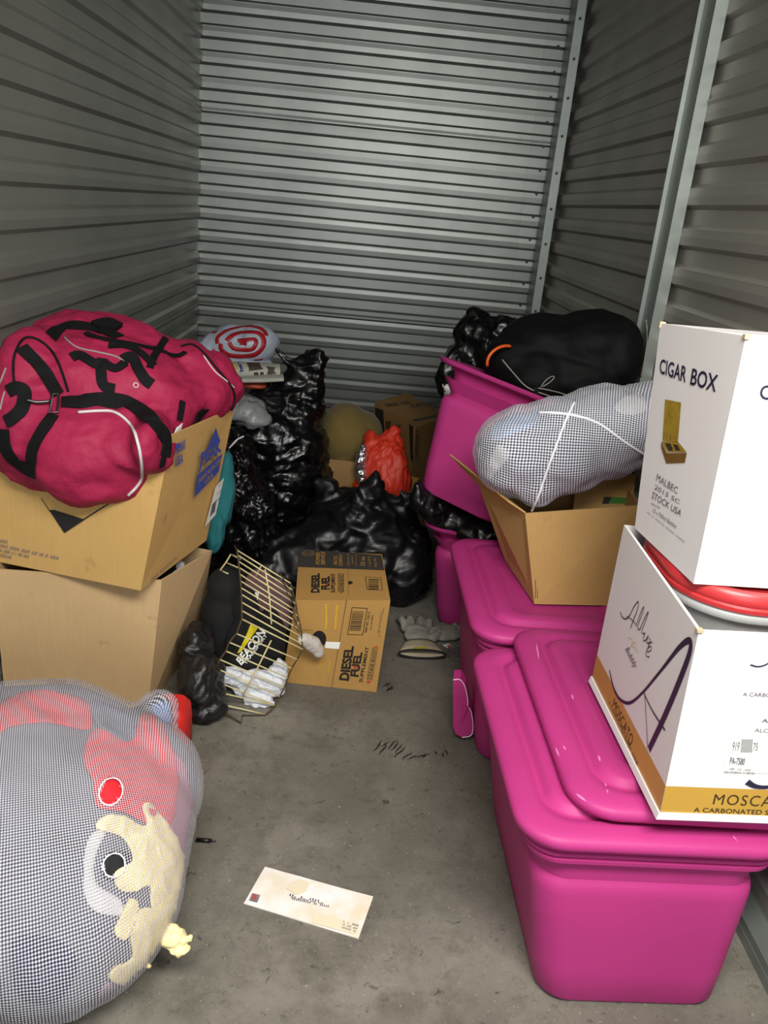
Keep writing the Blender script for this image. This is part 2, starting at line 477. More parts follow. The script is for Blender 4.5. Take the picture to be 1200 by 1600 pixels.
def ink(name, mb, m, parent, gap=.014):
    """printed matter: every block of print that stands apart becomes a part of its own"""
    n = len(mb.v); par = list(range(n))
    def fd(i):
        while par[i] != i: par[i] = par[par[i]]; i = par[i]
        return i
    for f in mb.f:
        for i in f[1:]: par[fd(i)] = fd(f[0])
    comp = {}
    for f in mb.f: comp.setdefault(fd(f[0]), []).append(f)
    items = []
    for k, fs in comp.items():
        vs = [mb.v[i] for f in fs for i in f]
        items.append([fs, [min(v[i] for v in vs) for i in range(3)], [max(v[i] for v in vs) for i in range(3)]])
    done = False
    while not done:
        done = True; i = 0
        while i < len(items):
            j = i + 1
            while j < len(items):
                A_, B_ = items[i], items[j]
                if all(A_[1][q] - gap <= B_[2][q] and B_[1][q] - gap <= A_[2][q] for q in range(3)):
                    A_[0] += B_[0]; A_[1] = [min(x, y) for x, y in zip(A_[1], B_[1])]; A_[2] = [max(x, y) for x, y in zip(A_[2], B_[2])]
                    items.pop(j); done = False
                else: j += 1
            i += 1
    out = []
    for fs, _, _ in items:
        ids = sorted({i for f in fs for i in f}); mp = {i: k for k, i in enumerate(ids)}
        out.append(obj(name, [mb.v[i] for i in ids], [[mp[i] for i in f] for f in fs], m, parent))
    return out[0]

# cartons ---------------------------------------------------------------
def carton(b4, t4, th=.005, open_top=True, sub=1):
    """corrugated box from 8 outer corners (bottom ring, top ring, same order); open top shows real wall thickness"""
    b4 = [Vector(p) for p in b4]; t4 = [Vector(p) for p in t4]
    if not open_top:
        return MB().hexa(b4, t4)
    cb = sum(b4, Vector()) / 4; ct = sum(t4, Vector()) / 4
    def inset(q, c):
        out = []
        for i in range(4):
            d1 = (q[(i - 1) % 4] - q[i]).normalized(); d2 = (q[(i + 1) % 4] - q[i]).normalized()
            out.append(q[i] + (d1 + d2) * th)
        return out
    ib = [p + Vector((0, 0, th)) for p in inset(b4, cb)]; it = inset(t4, ct)
    V = b4 + t4 + it + ib
    Fs = [(3, 2, 1, 0), (12, 13, 14, 15)]
    for i in range(4):
        j = (i + 1) % 4
        Fs += [(i, j, 4 + j, 4 + i), (4 + i, 4 + j, 8 + j, 8 + i), (8 + i, 8 + j, 12 + j, 12 + i)]
    q = MB(); q.v = V; q.f = Fs; return q
def slab(q4, th, n=None):
    """thin board from 4 corners"""
    q4 = [Vector(p) for p in q4]
    n = n or (q4[1] - q4[0]).cross(q4[3] - q4[0]).normalized()
    return MB().hexa(q4, [p + n * th for p in q4])

def plane_hit(fc, u, v, d=.0012):
    r = ray(u, v); n = fc.n; t = ((fc.a - CAM).dot(n)) / r.dot(n)
    return CAM + r * t + n * d
def text_q(mb, fc, st, bl, br, tl, tr=None, bold=0.0, shear=0.0, spacing=1.0, d=.0012):
    """lettering whose measured corners on the face are given"""
    P = [plane_hit(fc, *q, d) for q in (bl, br, tl)]
    P.append(plane_hit(fc, *tr, d) if tr else P[1] + P[2] - P[0])
    V, Fs, _ = glyphs(st, bold, shear, spacing)
    mb.add([P[0] * (1 - x) * (1 - y) + P[1] * x * (1 - y) + P[2] * (1 - x) * y + P[3] * x * y for x, y in V], Fs)
def poly_q(mb, fc, px, d=.001): mb.add([plane_hit(fc, u, v, d) for u, v in px], [tuple(range(len(px)))])
def stroke_q(mb, fc, px, w, d=.0012, n=8):
    P = catmull([plane_hit(fc, u, v, d) for u, v in px], n); N = len(P)
    ws = w if isinstance(w, (list, tuple)) else [w, w]; V = []
    for i, p in enumerate(P):
        t = (P[min(i + 1, N - 1)] - P[max(0, i - 1)]).normalized(); q = t.cross(fc.n)
        k = i / (N - 1) * (len(ws) - 1); j = min(int(k), len(ws) - 2); ww = ws[j] + (ws[j + 1] - ws[j]) * (k - j)
        V += [p - q * ww / 2, p + q * ww / 2]
    mb.add(V, [(2 * i, 2 * i + 1, 2 * i + 3, 2 * i + 2) for i in range(N - 1)])

def on_plane(u, v, a, b, c):
    a, b, c = Vector(a), Vector(b), Vector(c); n = (b - a).cross(c - a); r = ray(u, v)
    return CAM + r * ((a - CAM).dot(n) / r.dot(n))
def net_uv(V, axis, center, R):
    a = Vector(axis).normalized(); x = a.orthogonal().normalized(); y = a.cross(x); c = Vector(center); out = []
    for v in V:
        d = v - c; ax = d.dot(a); px, py = d.dot(x), d.dot(y); rr = math.hypot(px, py)
        out.append((math.atan2(py, px) * R, ax * .55 + R * .45 * math.atan2(ax, rr)))
    return out
def seam_split(V, Fs, uv, R):
    """keep the angular coordinate continuous inside each face (returns per-loop uvs)"""
    per = 2 * pi * R; loops = []
    for f in Fs:
        us = [uv[i][0] for i in f]; m0 = us[0]
        for i, u in zip(f, us):
            if u - m0 > per / 2: u -= per
            elif m0 - u > per / 2: u += per
            loops.append((u, uv[i][1]))
    return loops
def net_obj(name, V, Fs, m, parent, axis, center, R, pitch):
    R = round(2 * pi * R / pitch) * pitch / (2 * pi)
    o = obj(name, V, Fs, m, parent, smooth=True)
    L = seam_split(V, Fs, net_uv(V, axis, center, R), R)
    l = o.data.uv_layers.new(name='net')
    l.data.foreach_set('uv', [c for q in L for c in q])
    return o

def text_on(b, st, bl, br, tl, tr, bold=0.0, lift=.0012, shear=0.0):
    """lettering printed on a curved surface"""
    V, Fs, _ = glyphs(st, bold, shear); out = []
    bm = bmesh.new(); vs = [bm.verts.new((x, y, 0)) for x, y in V]
    for f in Fs:
        try: bm.faces.new([vs[i] for i in f])
        except ValueError: pass
    bmesh.ops.triangulate(bm, faces=bm.faces); bm.verts.index_update()
    for v in bm.verts:
        x, y = v.co.x, v.co.y
        u = bl[0] * (1 - x) * (1 - y) + br[0] * x * (1 - y) + tl[0] * (1 - x) * y + tr[0] * x * y
        w_ = bl[1] * (1 - x) * (1 - y) + br[1] * x * (1 - y) + tl[1] * (1 - x) * y + tr[1] * x * y
        h = hit(b, u, w_); out.append(h[0] + h[1] * lift if h else CAM + ray(u, w_) * .001)
    Fs = [[v.index for v in f.verts] for f in bm.faces]; bm.free(); return out, Fs
def cut_hole(V, Fs, u0, v0, ru, rv, ang=0):
    """leave a torn opening in a skin where the photo shows one"""
    keep = []
    for f in Fs:
        c = sum((V[i] for i in f), Vector()) / len(f); d = c - CAM; z = d.dot(CF)
        u = 600 + F_PX * d.dot(CR) / z; v = 800 - F_PX * d.dot(CU) / z
        a = (u - u0) * cos(ang) + (v - v0) * sin(ang); bq = -(u - u0) * sin(ang) + (v - v0) * cos(ang)
        n = (V[f[1]] - V[f[0]]).cross(V[f[2]] - V[f[0]])
        if (a / ru) ** 2 + (bq / rv) ** 2 < 1 and n.dot(d) < 0: continue
        keep.append(f)
    return keep

# ================================================================ the unit: floor, ribbed steel walls, posts
XL, XR, YB, ZC = -0.89, 0.93, 4.50, 2.75
def steel(name, col, rough, metal, bump=.15):
    m = mat(name, col, rough, metal, var=.22, vscale=2.2, bump=bump, bscale=5, bdist=.01, stretch=(1, 1, .5))
    return m
M_back = steel('galvanised_back', '#8b8f8b', .42, .80)
M_side = steel('galvanised_side', '#a5a59d', .38, .62)
M_right = steel('galvanised_right', '#aaa79e', .45, .5)
M_post = mat('galvanised_post', '#9aa19d', .45, .7, var=.15, vscale=9)
M_screw = mat('screw_steel', '#3a3a38', .5, .7)
M_conc = mat('concrete', '#77736a', .75, spec=.3)
def concrete(m):
    nt = m.node_tree; L = nt.links; b = nt.nodes['Principled BSDF']
    tc = nt.nodes.new('ShaderNodeTexCoord'); src = tc.outputs['Object']
    def nz(scale, detail=5, rough=.6, dist=0):
        n = nt.nodes.new('ShaderNodeTexNoise'); n.inputs['Scale'].default_value = scale; n.inputs['Detail'].default_value = detail
        n.inputs['Roughness'].default_value = rough; n.inputs['Distortion'].default_value = dist; L.new(src, n.inputs['Vector']); return n.outputs['Fac']
    def mix(f, lo, hi, A, B):
        r = nt.nodes.new('ShaderNodeMapRange'); r.inputs['From Min'].default_value = lo; r.inputs['From Max'].default_value = hi; L.new(f, r.inputs['Value'])
        x = nt.nodes.new('ShaderNodeMix'); x.data_type = 'RGBA'; L.new(r.outputs[0], x.inputs['Factor'])
        for k, c in (('A', A), ('B', B)):
            if isinstance(c, tuple): x.inputs[k].default_value = c
            else: L.new(c, x.inputs[k])
        return x.outputs['Result']
    o = mix(nz(2.6), .35, .68, srgb('#827e74'), srgb('#65615a'))
    o = mix(nz(1.3, 3, .5), .42, .66, o, srgb('#5d594f'))
    o = mix(nz(13, 6, .65), .45, .75, o, srgb('#5c584f'))
    o = mix(nz(46, 4, .7, .6), .60, .74, o, srgb('#3d3a33'))
    o = mix(nz(150, 2), .66, .80, o, srgb('#a39f94'))
    v = nt.nodes.new('ShaderNodeTexVoronoi'); v.feature = 'DISTANCE_TO_EDGE'; v.inputs['Scale'].default_value = 26
    wv = nt.nodes.new('ShaderNodeTexNoise'); wv.inputs['Scale'].default_value = 9; wv.inputs['Detail'].default_value = 4; L.new(src, wv.inputs['Vector'])
    va = nt.nodes.new('ShaderNodeVectorMath'); va.operation = 'MULTIPLY_ADD'; va.inputs[1].default_value = (.25, .25, 0); L.new(wv.outputs['Color'], va.inputs[0]); L.new(src, va.inputs[2])
    L.new(va.outputs[0], v.inputs['Vector'])
    cr = nt.nodes.new('ShaderNodeMapRange'); cr.inputs['From Min'].default_value = 0; cr.inputs['From Max'].default_value = .035; cr.inputs['To Min'].default_value = .38; cr.inputs['To Max'].default_value = 0
    L.new(v.outputs['Distance'], cr.inputs['Value'])
    gate = nt.nodes.new('ShaderNodeMath'); gate.operation = 'MULTIPLY'; L.new(cr.outputs[0], gate.inputs[0]); L.new(nz(4, 3), gate.inputs[1])
    x = nt.nodes.new('ShaderNodeMix'); x.data_type = 'RGBA'; L.new(gate.outputs[0], x.inputs['Factor']); L.new(o, x.inputs['A']); x.inputs['B'].default_value = srgb('#2e2b26')
    L.new(x.outputs['Result'], b.inputs['Base Color'])
    bp = nt.nodes.new('ShaderNodeBump'); bp.inputs['Strength'].default_value = .25; bp.inputs['Distance'].default_value = .003
    L.new(nz(60, 5), bp.inputs['Height']); L.new(bp.outputs[0], b.inputs['Normal'])
concrete(M_conc)
q = MB().hexa([(-2.2, -2.6, -.05), (2.2, -2.6, -.05), (2.2, 4.7, -.05), (-2.2, 4.7, -.05)], [(-2.2, -2.6, 0), (2.2, -2.6, 0), (2.2, 4.7, 0), (-2.2, 4.7, 0)])
tag(q.build('floor', M_conc), kind='structure')
q = MB().box((0, 2.35, ZC + .03), (2.2, 4.5, .05)); tag(q.build('ceiling', M_side), kind='structure')

def rib_profile():
    """(offset out of the wall, z) up the sheet; pitch 0.1107, lapped every 0.929"""
    pr = []; z0 = .763 - .929
    while z0 < ZC:
        pr += [(.019, z0 - .006), (.019, z0), (.012, z0 + .0015), (.014, z0 + .012)]      # lapped lip of the sheet above
        z = z0 + .030
        for k in range(8):
            a = z + k * .1107
            pr += [(.014, a + .002), (.000, a + .013), (.000, a + .055), (.014, a + .067), (.0155, a + .09), (.014, a + .1107 - .002)]
        z0 += .929
    out = []
    for o, z in pr:
        if -.001 <= z <= ZC: out.append((o, z))
    return [(out[0][0], 0.0)] + out + [(out[-1][0], ZC)]
PR = rib_profile()
def ribwall(name, p0, p1, nrm, m, th=.012, off=0.0, nseg=1):
    p0, p1, nrm = Vector(p0), Vector(p1), Vector(nrm)
    V = []; n = len(PR)
    for i in range(nseg + 1):
        b = p0.lerp(p1, i / nseg)
        V += [b + nrm * (o + off) + Vector((0, 0, z)) for o, z in PR]
    for i in range(nseg + 1):
        b = p0.lerp(p1, i / nseg)
        V += [b - nrm * (th) + Vector((0, 0, z)) for o, z in PR]
    Fs = []; K = (nseg + 1) * n
    for i in range(nseg):
        for k in range(n - 1):
            a = i * n + k; Fs += [(a, a + n, a + n + 1, a + 1), (K + a, K + a + 1, K + a + n + 1, K + a + n)]
    for i in (0, nseg):
        for k in range(n - 1): a = i * n + k; Fs.append((a, a + 1, K + a + 1, K + a))
    V, Fs = recalc(V, Fs)
    return tag(obj(name, V, Fs, m, origin=(p0 + p1) / 2), kind='structure')
wb = ribwall('wall_back', (XL - .01, YB, 0), (.80, YB, 0), (0, -1, 0), M_back)
q = ribwall('lapped_sheet', (.76, YB, 0), (XR + .012, YB, 0), (0, -1, 0), M_back, off=.0035)
q.parent = wb; q.location = q.location - wb.location; wb2 = q
wl = ribwall('wall_left', (XL, -.15, 0), (XL, YB, 0), (1, 0, 0), M_side)
wr = ribwall('wall_right', (XR, -.15, 0), (XR, YB, 0), (-1, 0, 0), M_right)
# row of screws down the lapped back sheet
for k in range(24):
    z = .35 + k * .1107
    if z > ZC - .1: break
    s = MB().tube([(.822, YB - .017, z), (.822, YB - .024, z)], .007, 8)
    s.build('screw', M_screw, wb2)
# corner post, side post, base channel
def channel(name, x0, x1, y0, y1, m, holes=True, lip='x'):
    mb = MB()
    mb.box(((x0 + x1) / 2, (y0 + y1) / 2, ZC / 2), (x1 - x0, y1 - y0, ZC - .002))
    if lip == 'x': mb.box((x0 + .004, y0 - .006, ZC / 2), (.008, .014, ZC - .002))
    else: mb.box((x0 - .006, y1 - .004, ZC / 2), (.014, .008, ZC - .002))
    o = mb.build(name, m); tag(o, kind='structure')
    return o
p1 = channel('trim_1', .853, .898, 4.33, 4.465, M_post)
for k in range(14):
    z = .4 + k * .165
    MB().tube([(.876, 4.331, z), (.876, 4.3235, z)], .0065, 8).build('screw', M_screw, p1)
p2 = channel('trim_2', .880, .915, 2.565, 2.665, M_post, lip='y')
q = MB().box((.895, 2.1, .022), (.055, 4.4, .044)).box((.872, 2.1, .012), (.012, 4.4, .024))
tag(q.build('baseboard_right', M_post), kind='structure')
# scuffs where dark rubber was dragged over the floor
M_scuff = mat('scuff', '#1e1b17', .8)
def scuff(u, v, a, ln, n, seed, name='scuff_mark', sp=.012):
    R = random.Random(seed); mb = MB(); c = atz(u, v, 0)
    for i in range(n):
        d = Vector((cos(a + R.uniform(-.25, .25)), sin(a + R.uniform(-.25, .25)), 0)); nn = Vector((-d.y, d.x, 0))
        p = c + nn * (i - n / 2) * sp * R.uniform(.6, 1.2) + d * R.uniform(-.02, .02)
        l = ln * R.uniform(.4, 1.1); N = 9; V = []
        for k in range(N):
            t = k / (N - 1) - .5; bend = nn * (t * t) * .02 * R.choice((-1, 1)); ww = .0022 * (1 - (2 * t) ** 2) + .0003
            for s in (-1, 1): V.append(p + d * t * l + bend + nn * s * ww + Vector((0, 0, .0007)))
        mb.add(V, [(2 * k, 2 * k + 1, 2 * k + 3, 2 * k + 2) for k in range(N - 1)])
    return mb
sm = scuff(606, 1167, radians(55), .07, 7, 3); q = scuff(650, 1180, radians(40), .05, 4, 9); sm.add(q.v, q.f)
q = scuff(690, 1183, radians(100), .03, 3, 5); sm.add(q.v, q.f)
q = scuff(607, 1072, radians(70), .05, 5, 6, sp=.006); sm.add(q.v, q.f)
fl = bpy.data.objects['floor']; WORLD['floor'] = Vector(fl.location)
so = ink('scuff_mark', sm, M_scuff, fl, .03); so['label'] = 'dark scuff marks on the concrete'

# ================================================================ right side: pink totes
M_pink = mat('pink_plastic', '#b4367c', .5, var=.12, vscale=3, bump=.12, bscale=260, spec=.3, bdist=.0008, subs=.0)
M_pinkedge = mat('stressed_plastic', '#f3c9dd', .5)
def tote_parts(M, W=.43, D=.61, H=.385, taperx=.045, tapery=.05, recess=.010, plain=False):
    def ring(t, off, z, r=.055):
        return [M @ p for p in rrect(W - 2 * taperx * (1 - t) + 2 * off, D - 2 * tapery * (1 - t) + 2 * off, r, z * H, 8)]
    R = [ring(0, -.03, 0, .03), ring(0, -.006, .004), ring(0, 0, .03), ring(.2, 0, .2), ring(.45, 0, .45), ring(.66, 0, .66), ring(.69, -.001, .695),
         ring(.71, -.004, .725), ring(.73, -recess * .9, .75), ring(.78, -recess, .78), ring(.84, -recess * .9, .845), ring(.86, .004, .865), ring(.87, .009, .872), ring(.89, .010, .892), ring(.895, .005, .897), ring(.91, .006, .912),
         ring(.915, .012, .917), ring(.93, .013, .935), ring(.935, .008, .94), ring(.95, .009, .953), ring(.955, .015, .958), ring(.98, .017, .98),
         ring(1, .018, 1.0), ring(1, .012, 1.006), ring(1, -.004, 1.0), ring(.96, -.008, .96), ring(.5, -.008, .5), ring(.03, -.01, .03), ring(0, -.03, .022, .03)]
    if plain:      # open tote seen without its lid: smooth neck and a wide turned-out lip
        R = R[:12] + [ring(.74, -recess, .76, .05), ring(.85, -recess, .86, .05), ring(.90, -recess * .7, .915, .055), ring(.93, -.002, .945, .06), ring(.94, .012, .953, .07), ring(.95, .026, .957, .08), ring(.97, .029, .962, .08), ring(1, .030, .985, .08),
             ring(1, .026, .992, .08), ring(1, .010, .985, .06), ring(.96, -.004, .97, .055), ring(.90, -recess - .002, .90), ring(.5, -.008, .5), ring(.03, -.01, .03), ring(0, -.03, .022, .03)]
    return loft(R)
def lid_parts(M, W=.43, D=.61, panel=.052):
    def ring(off, z, r): return [M @ p for p in rrect(W + 2 * off, D + 2 * off, r, z, 8)]
    R = [ring(.018, -.010, .07), ring(.0225, -.012, .075), ring(.0265, -.010, .08), ring(.0275, -.002, .08), ring(.0265, .005, .078), ring(.021, .010, .076), ring(.010, .0135, .070), ring(-.006, .0155, .066),
         ring(-.018, .0155, .06), ring(-.026, .009, .055), ring(-.032, .0075, .052), ring(-.037, .010, .05), ring(-.043, .019, .048), ring(-.050, .0225, .045),
         ring(-.076, .0235, .04), ring(-.084, .0195, .036), ring(-.092, .018, .033), ring(-.15, .0175, .02)]
    R += [ring(-.15, .0145, .02), ring(-.03, .003, .05), ring(.01, .006, .066), ring(.018, -.009, .07)]
    return loft(R, True, True)
def frame(c, rz=0, rx=0, ry=0):
    return Matrix.Translation(Vector(c)) @ Matrix.Rotation(radians(rz), 4, 'Z') @ Matrix.Rotation(radians(ry), 4, 'Y') @ Matrix.Rotation(radians(rx), 4, 'X')
def tote(c, rz, label, lid=True, W=.43, D=.61, H=.385, M=None, **k):
    M = M or frame(c, rz)
    t = empty('storage_tote', M.translation); tag(t, label, 'storage tote', 'pink plastic storage totes')
    V, Fs = tote_parts(M, W, D, H, **k); b = obj('tub', V, Fs, M_pink, t, smooth=True); shade_auto(b, 50)
    if lid:
        V, Fs = lid_parts(M @ Matrix.Translation((0, 0, H * 1.006 + .0005)), W, D); l = obj('lid', V, Fs, M_pink, t, smooth=True); shade_auto(l, 60)
    return t, M
SH = Matrix.Identity(4); SH[0][2] = -.06; SH[1][2] = .065
toteA, MA = tote(None, 0, M=frame((.582, 1.365, .001), 1.5) @ SH, label= 'pink plastic tote nearest the camera with a lid on, under the loose pink lid', W=.430, D=.578, H=.375, taperx=.042, tapery=.02)
toteB, MB_ = tote((.545, 2.012, .001), 1, 'pink plastic lidded tote under the open brown cardboard box', W=.41, D=.56, H=.40)
toteC, MC_ = tote((.535, 2.69, .001), -17, 'open pink tote on the floor holding a black plastic bag', lid=False, W=.39, D=.55, H=.385, recess=.014, plain=True)
e1 = Vector((.80, -.58, -.16)).normalized(); up = Vector((.155, .01, .385)); up = (up - e1 * up.dot(e1)).normalized(); e2 = up.cross(e1)
W_, D_ = .38, .46
M = Matrix((e1, e2, up)).transposed().to_4x4()
M.translation = Vector((.200, 2.49, .505)) + e1 * (W_ / 2 - .04) + e2 * (D_ / 2 - .045)
toteD, MD_ = tote(None, 0, 'tilted open pink tote stacked on top of the lower open pink tote', lid=False, W=W_, D=D_, H=.415, M=M, recess=.020, plain=True)
# loose lid lying on the nearest tote
ML = frame((.636, 1.425, .4165), 1.0)
V, Fs = lid_parts(ML, .40, .585)
lid2 = obj('tote_lid', V, Fs, M_pink, smooth=True); shade_auto(lid2, 60)
tag(lid2, 'loose pink tote lid lying on the nearest tote, under the white boxes', 'lid')
M_rub = mat('rub_mark', '#e07ab4', .5)
Vb = bvh(V, Fs)
mb = MB()
for s, e in (((880, 1165), (884, 1172)), ((838, 1005), (842, 1030)), ((900, 1240), (916, 1252)), ((1145, 1305), (1155, 1322)), ((868, 1168), (874, 1182)), ((935, 1180), (938, 1190)), ((945, 1222), (950, 1240)), ((893, 1085), (896, 1093))):
    P = lay(Vb, [s, e], 3)
    if len(P) > 2:
        rings = []; n = len(P)
        for i, (p, q) in enumerate(P):
            d = (P[-1][0] - P[0][0]).normalized(); sd = d.cross(q).normalized() * .0022 * (1.1 - abs(2 * i / (n - 1) - 1)); rings.append([p - sd + q * .0003, p + sd + q * .0003])
        mb.add([x for r in rings for x in r], [(2 * i, 2 * i + 1, 2 * i + 3, 2 * i + 2) for i in range(n - 1)])
ink('rub_mark', mb, M_rub, lid2, .002)
# broken piece of a pink tote rim standing on its side by the totes
fr = empty('broken_tote_handle', (.318, 1.80, 0)); tag(fr, 'broken piece of pink plastic with a pale torn edge standing between the totes and floor', 'plastic piece')
out = [(708, 1062), (719, 1062), (727, 1074), (731, 1095), (731, 1103), (737, 1115), (738, 1146), (722, 1152), (712, 1147), (708, 1135)]
fcq = [atz(712, 1150, .03)]
base = atz(715, 1151, .02)
P3 = [at(u, v, base.y) for u, v in out]
mb = MB(); n = len(P3); mb.add([p for p in P3] + [p + Vector((.008, .05, .0)) for p in P3], [tuple(range(n))[::-1], tuple(range(n, 2 * n))] + [(i, (i + 1) % n, (i + 1) % n + n, i + n) for i in range(n)])
V, Fs = recalc(mb.v, mb.f); obj('shell', V, Fs, M_pink, fr)
MB().tube(catmull([p + Vector((0, -.001, 0)) for p in P3[0:8]], 4), .0014, 6).build('torn_edge', M_pinkedge, fr)['label'] = 'whitened torn plastic edge'
MB().tube([P3[4] + Vector((-.004, -.003, .002)), P3[4] + Vector((-.012, -.002, -.055))], [.006, .002], 8).build('rib', M_pink, fr)

# ---------------------------------------------------------------- white wine cartons
M_white = cardboard('white_board', '#e6e4e6', .02, .94, .04)
M_whiteedge = mat('board_edge', '#b9a98c', .8)
M_navy = mat('navy_ink', '#221d3c', .5); M_blackink = mat('black_ink', '#1c1a1c', .6)
M_gold = mat('gold_print', '#c49a3f', .5, var=.12, vscale=4); M_goldline = mat('pale_gold_ink', '#cdb77c', .5)
M_brownink = mat('brown_ink', '#3c2b1a', .6); M_greyink = mat('grey_ink', '#6b6a72', .6)
M_label = mat('paper_label', '#eceee9', .6)
zb = .4465
AB = [(.541, 1.072, zb), (.897, 1.088, zb), (.890, 1.492, zb), (.533, 1.479, zb)]
AT = [(.5275, 1.069, .789), (.897, 1.086, .792), (.890, 1.494, .792), (.538, 1.493, .790)]
AT[3] = tuple(on_plane(975, 820, AB[0], AB[3], AT[0]))
alb = empty('wine_carton', (.71, 1.28, zb)); tag(alb, 'open white carton with a gold band and large cursive A, holding the red-lidded container', 'box', 'white wine cartons')
b = carton(AB, AT, .005).build('box_body', M_white, alb)
# lower tray edge sticking out below the gold band
tr = MB()
o_ = .0045
tr.hexa([(AB[0][0] - .006, AB[0][1] - .004, zb - .0005), (AB[1][0], AB[1][1] - .004, zb - .0005), (AB[1][0], AB[1][1] - .001, zb - .0005), (AB[0][0], AB[0][1] - .0005, zb - .0005)],
        [(AB[0][0] - .004, AB[0][1] - .003, zb + .012), (AB[1][0], AB[1][1] - .003, zb + .012), (AB[1][0], AB[1][1], zb + .012), (AB[0][0], AB[0][1] - .0005, zb + .012)])
tr.hexa([(AB[3][0] - .007, AB[3][1], zb - .0005), (AB[0][0] - .006, AB[0][1] - .004, zb - .0005), (AB[0][0] - .001, AB[0][1], zb - .0005), (AB[3][0] - .001, AB[3][1], zb - .0005)],
        [(AB[3][0] - .004, AB[3][1], zb + .012), (AB[0][0] - .004, AB[0][1] - .003, zb + .012), (AB[0][0] - .001, AB[0][1], zb + .012), (AB[3][0] - .001, AB[3][1], zb + .012)])
tr.build('base_tray', M_white, alb)
fL = Face(AB[3], AB[0], AT[3], AT[0], out=(-1, 0, 0)); fF = Face(AB[0], AB[1], AT[0], AT[1], out=(0, -1, 0))
g = MB(); put_rect(g, fL, 0, .035, 1, .185, .0006); put_rect(g, fF, 0, .035, 1, .185, .0006); ink('gold_band', g, M_gold, alb)['label'] = 'gold printed band around the foot of the carton'
k = MB()
stroke_q(k, fL, [(953, 1047), (960, 1076), (970, 1093), (985, 1098), (1005, 1082), (1035, 1046), (1062, 1012), (1078, 1001), (1079, 1018), (1065, 1058), (1040, 1118), (1015, 1171)], [.0035, .006, .006, .006, .005, .006, .009, .011, .013, .014, .014, .013])
stroke_q(k, fL, [(1008, 1082), (1011, 1130), (1013, 1170)], .0022); stroke_q(k, fL, [(1007, 1083), (1020, 1110), (1040, 1141)], [.0025, .004])
ink('cursive_letter', k, M_navy, alb)['label'] = 'large dark cursive letter A'
k = MB()
for st, w_ in (([(970, 956), (973, 964), (979, 967), (985, 961), (991, 949), (998, 940), (997, 952), (989, 973), (986, 982)], .0022), ([(980, 963), (990, 970), (996, 979)], .0016),
               ([(995, 976), (1003, 955), (1007, 948), (1005, 957), (998, 976), (998, 983), (1002, 983)], .0018), ([(1001, 982), (1010, 962), (1014, 956), (1011, 966), (1004, 985), (1005, 990), (1008, 989)], .0018),
               ([(1009, 988), (1006, 999), (1009, 1001), (1014, 993), (1011, 1002), (1013, 1005), (1015, 1003)], .0018), ([(1015, 997), (1017, 1001), (1013, 1012)], .0017), ([(1014, 1007), (1019, 1003), (1020, 1006)], .0017),
               ([(1012, 1019), (1018, 1016), (1018, 1010), (1014, 1012), (1010, 1020), (1012, 1026), (1016, 1026)], .0017)):
    stroke_q(k, fL, st, w_, n=5)
ink('cursive_name', k, M_blackink, alb)['label'] = 'black handwriting-style word Allure'
k = MB(); text_q(k, fL, 'Bubbly', (976, 1017), (991, 1048), (982, 1008), shear=.4); ink('printed_text', k, M_greyink, alb)
k = MB(); stroke_q(k, fL, [(982, 996), (989, 1000), (988, 1009), (993, 1012), (998, 1020)], .0012); stroke_q(k, fL, [(986, 1012), (992, 1003), (996, 1010)], .001); ink('ornament', k, M_goldline, alb)
k = MB(); text_q(k, fL, 'MOSCATO', (958, 1103), (986, 1168), (961, 1090), (991, 1152), bold=.0); text_q(k, fL, 'A CARBONATED SWEET WINE', (952, 1098), (996, 1198), (953, 1095), (998, 1192))
text_q(k, fF, 'MOSCATO', (1113, 1256), (1242, 1262), (1117, 1240), (1246, 1245), bold=.0, spacing=1.15)
text_q(k, fF, 'A CARBONATED SWEET WINE', (1083, 1268), (1276, 1276), (1084, 1261), (1278, 1268), bold=.01)
ink('printed_text', k, M_brownink, alb)
k = MB(); text_q(k, fF, 'A CARBONATED SWEET WINE', (1160, 1087), (1300, 1092), (1161, 1081), (1301, 1086)); ink('printed_text', k, M_greyink, alb)
k = MB(); stroke_q(k, fF, [(1172, 1038), (1184, 1041), (1198, 1037), (1206, 1028)], .0025); stroke_q(k, fF, [(1167, 1221), (1180, 1228), (1200, 1229), (1225, 1222)], [.011, .007, .007]); ink('cursive_letter', k, M_navy, alb)
k = MB(); poly_q(k, fF, [(1129, 1206), (1260, 1210), (1264, 1125), (1149, 1119)], .0008); ink('label_sticker', k, M_label, alb)['label'] = 'pale shipping label'
k = MB(); text_q(k, fF, 'Allure', (1189, 1128), (1225, 1130), (1190, 1122), bold=.02, d=.0016); text_q(k, fF, 'ALC 10%', (1178, 1143), (1222, 1145), (1179, 1137), d=.0016)
text_q(k, fF, '919', (1143, 1172), (1153, 1173), (1145, 1158), (1156, 1158), d=.0016); text_q(k, fF, '75', (1176, 1172), (1183, 1172), (1177, 1160), d=.0016)
for i in range(9): text_q(k, fF, 'I', (1157 + i * 2, 1175), (1157.9 + i * 2, 1175), (1158.5 + i * 2, 1154), d=.0016)
text_q(k, fF, 'PA-7580', (1139, 1193), (1162, 1195), (1141, 1182), bold=.02, d=.0016)
text_q(k, fF, 'SSR - CA - 4450', (1139, 1202), (1172, 1204), (1140, 1199), d=.0016); text_q(k, fF, '03/19/2016 11:40:26', (1131, 1207), (1178, 1209), (1132, 1203.5), d=.0016)
ink('label_text', k, M_greyink, alb)
# frayed corners
MB().box((.5285, 1.070, .790), (.010, .010, .004)).build('frayed_corner', M_whiteedge, alb)
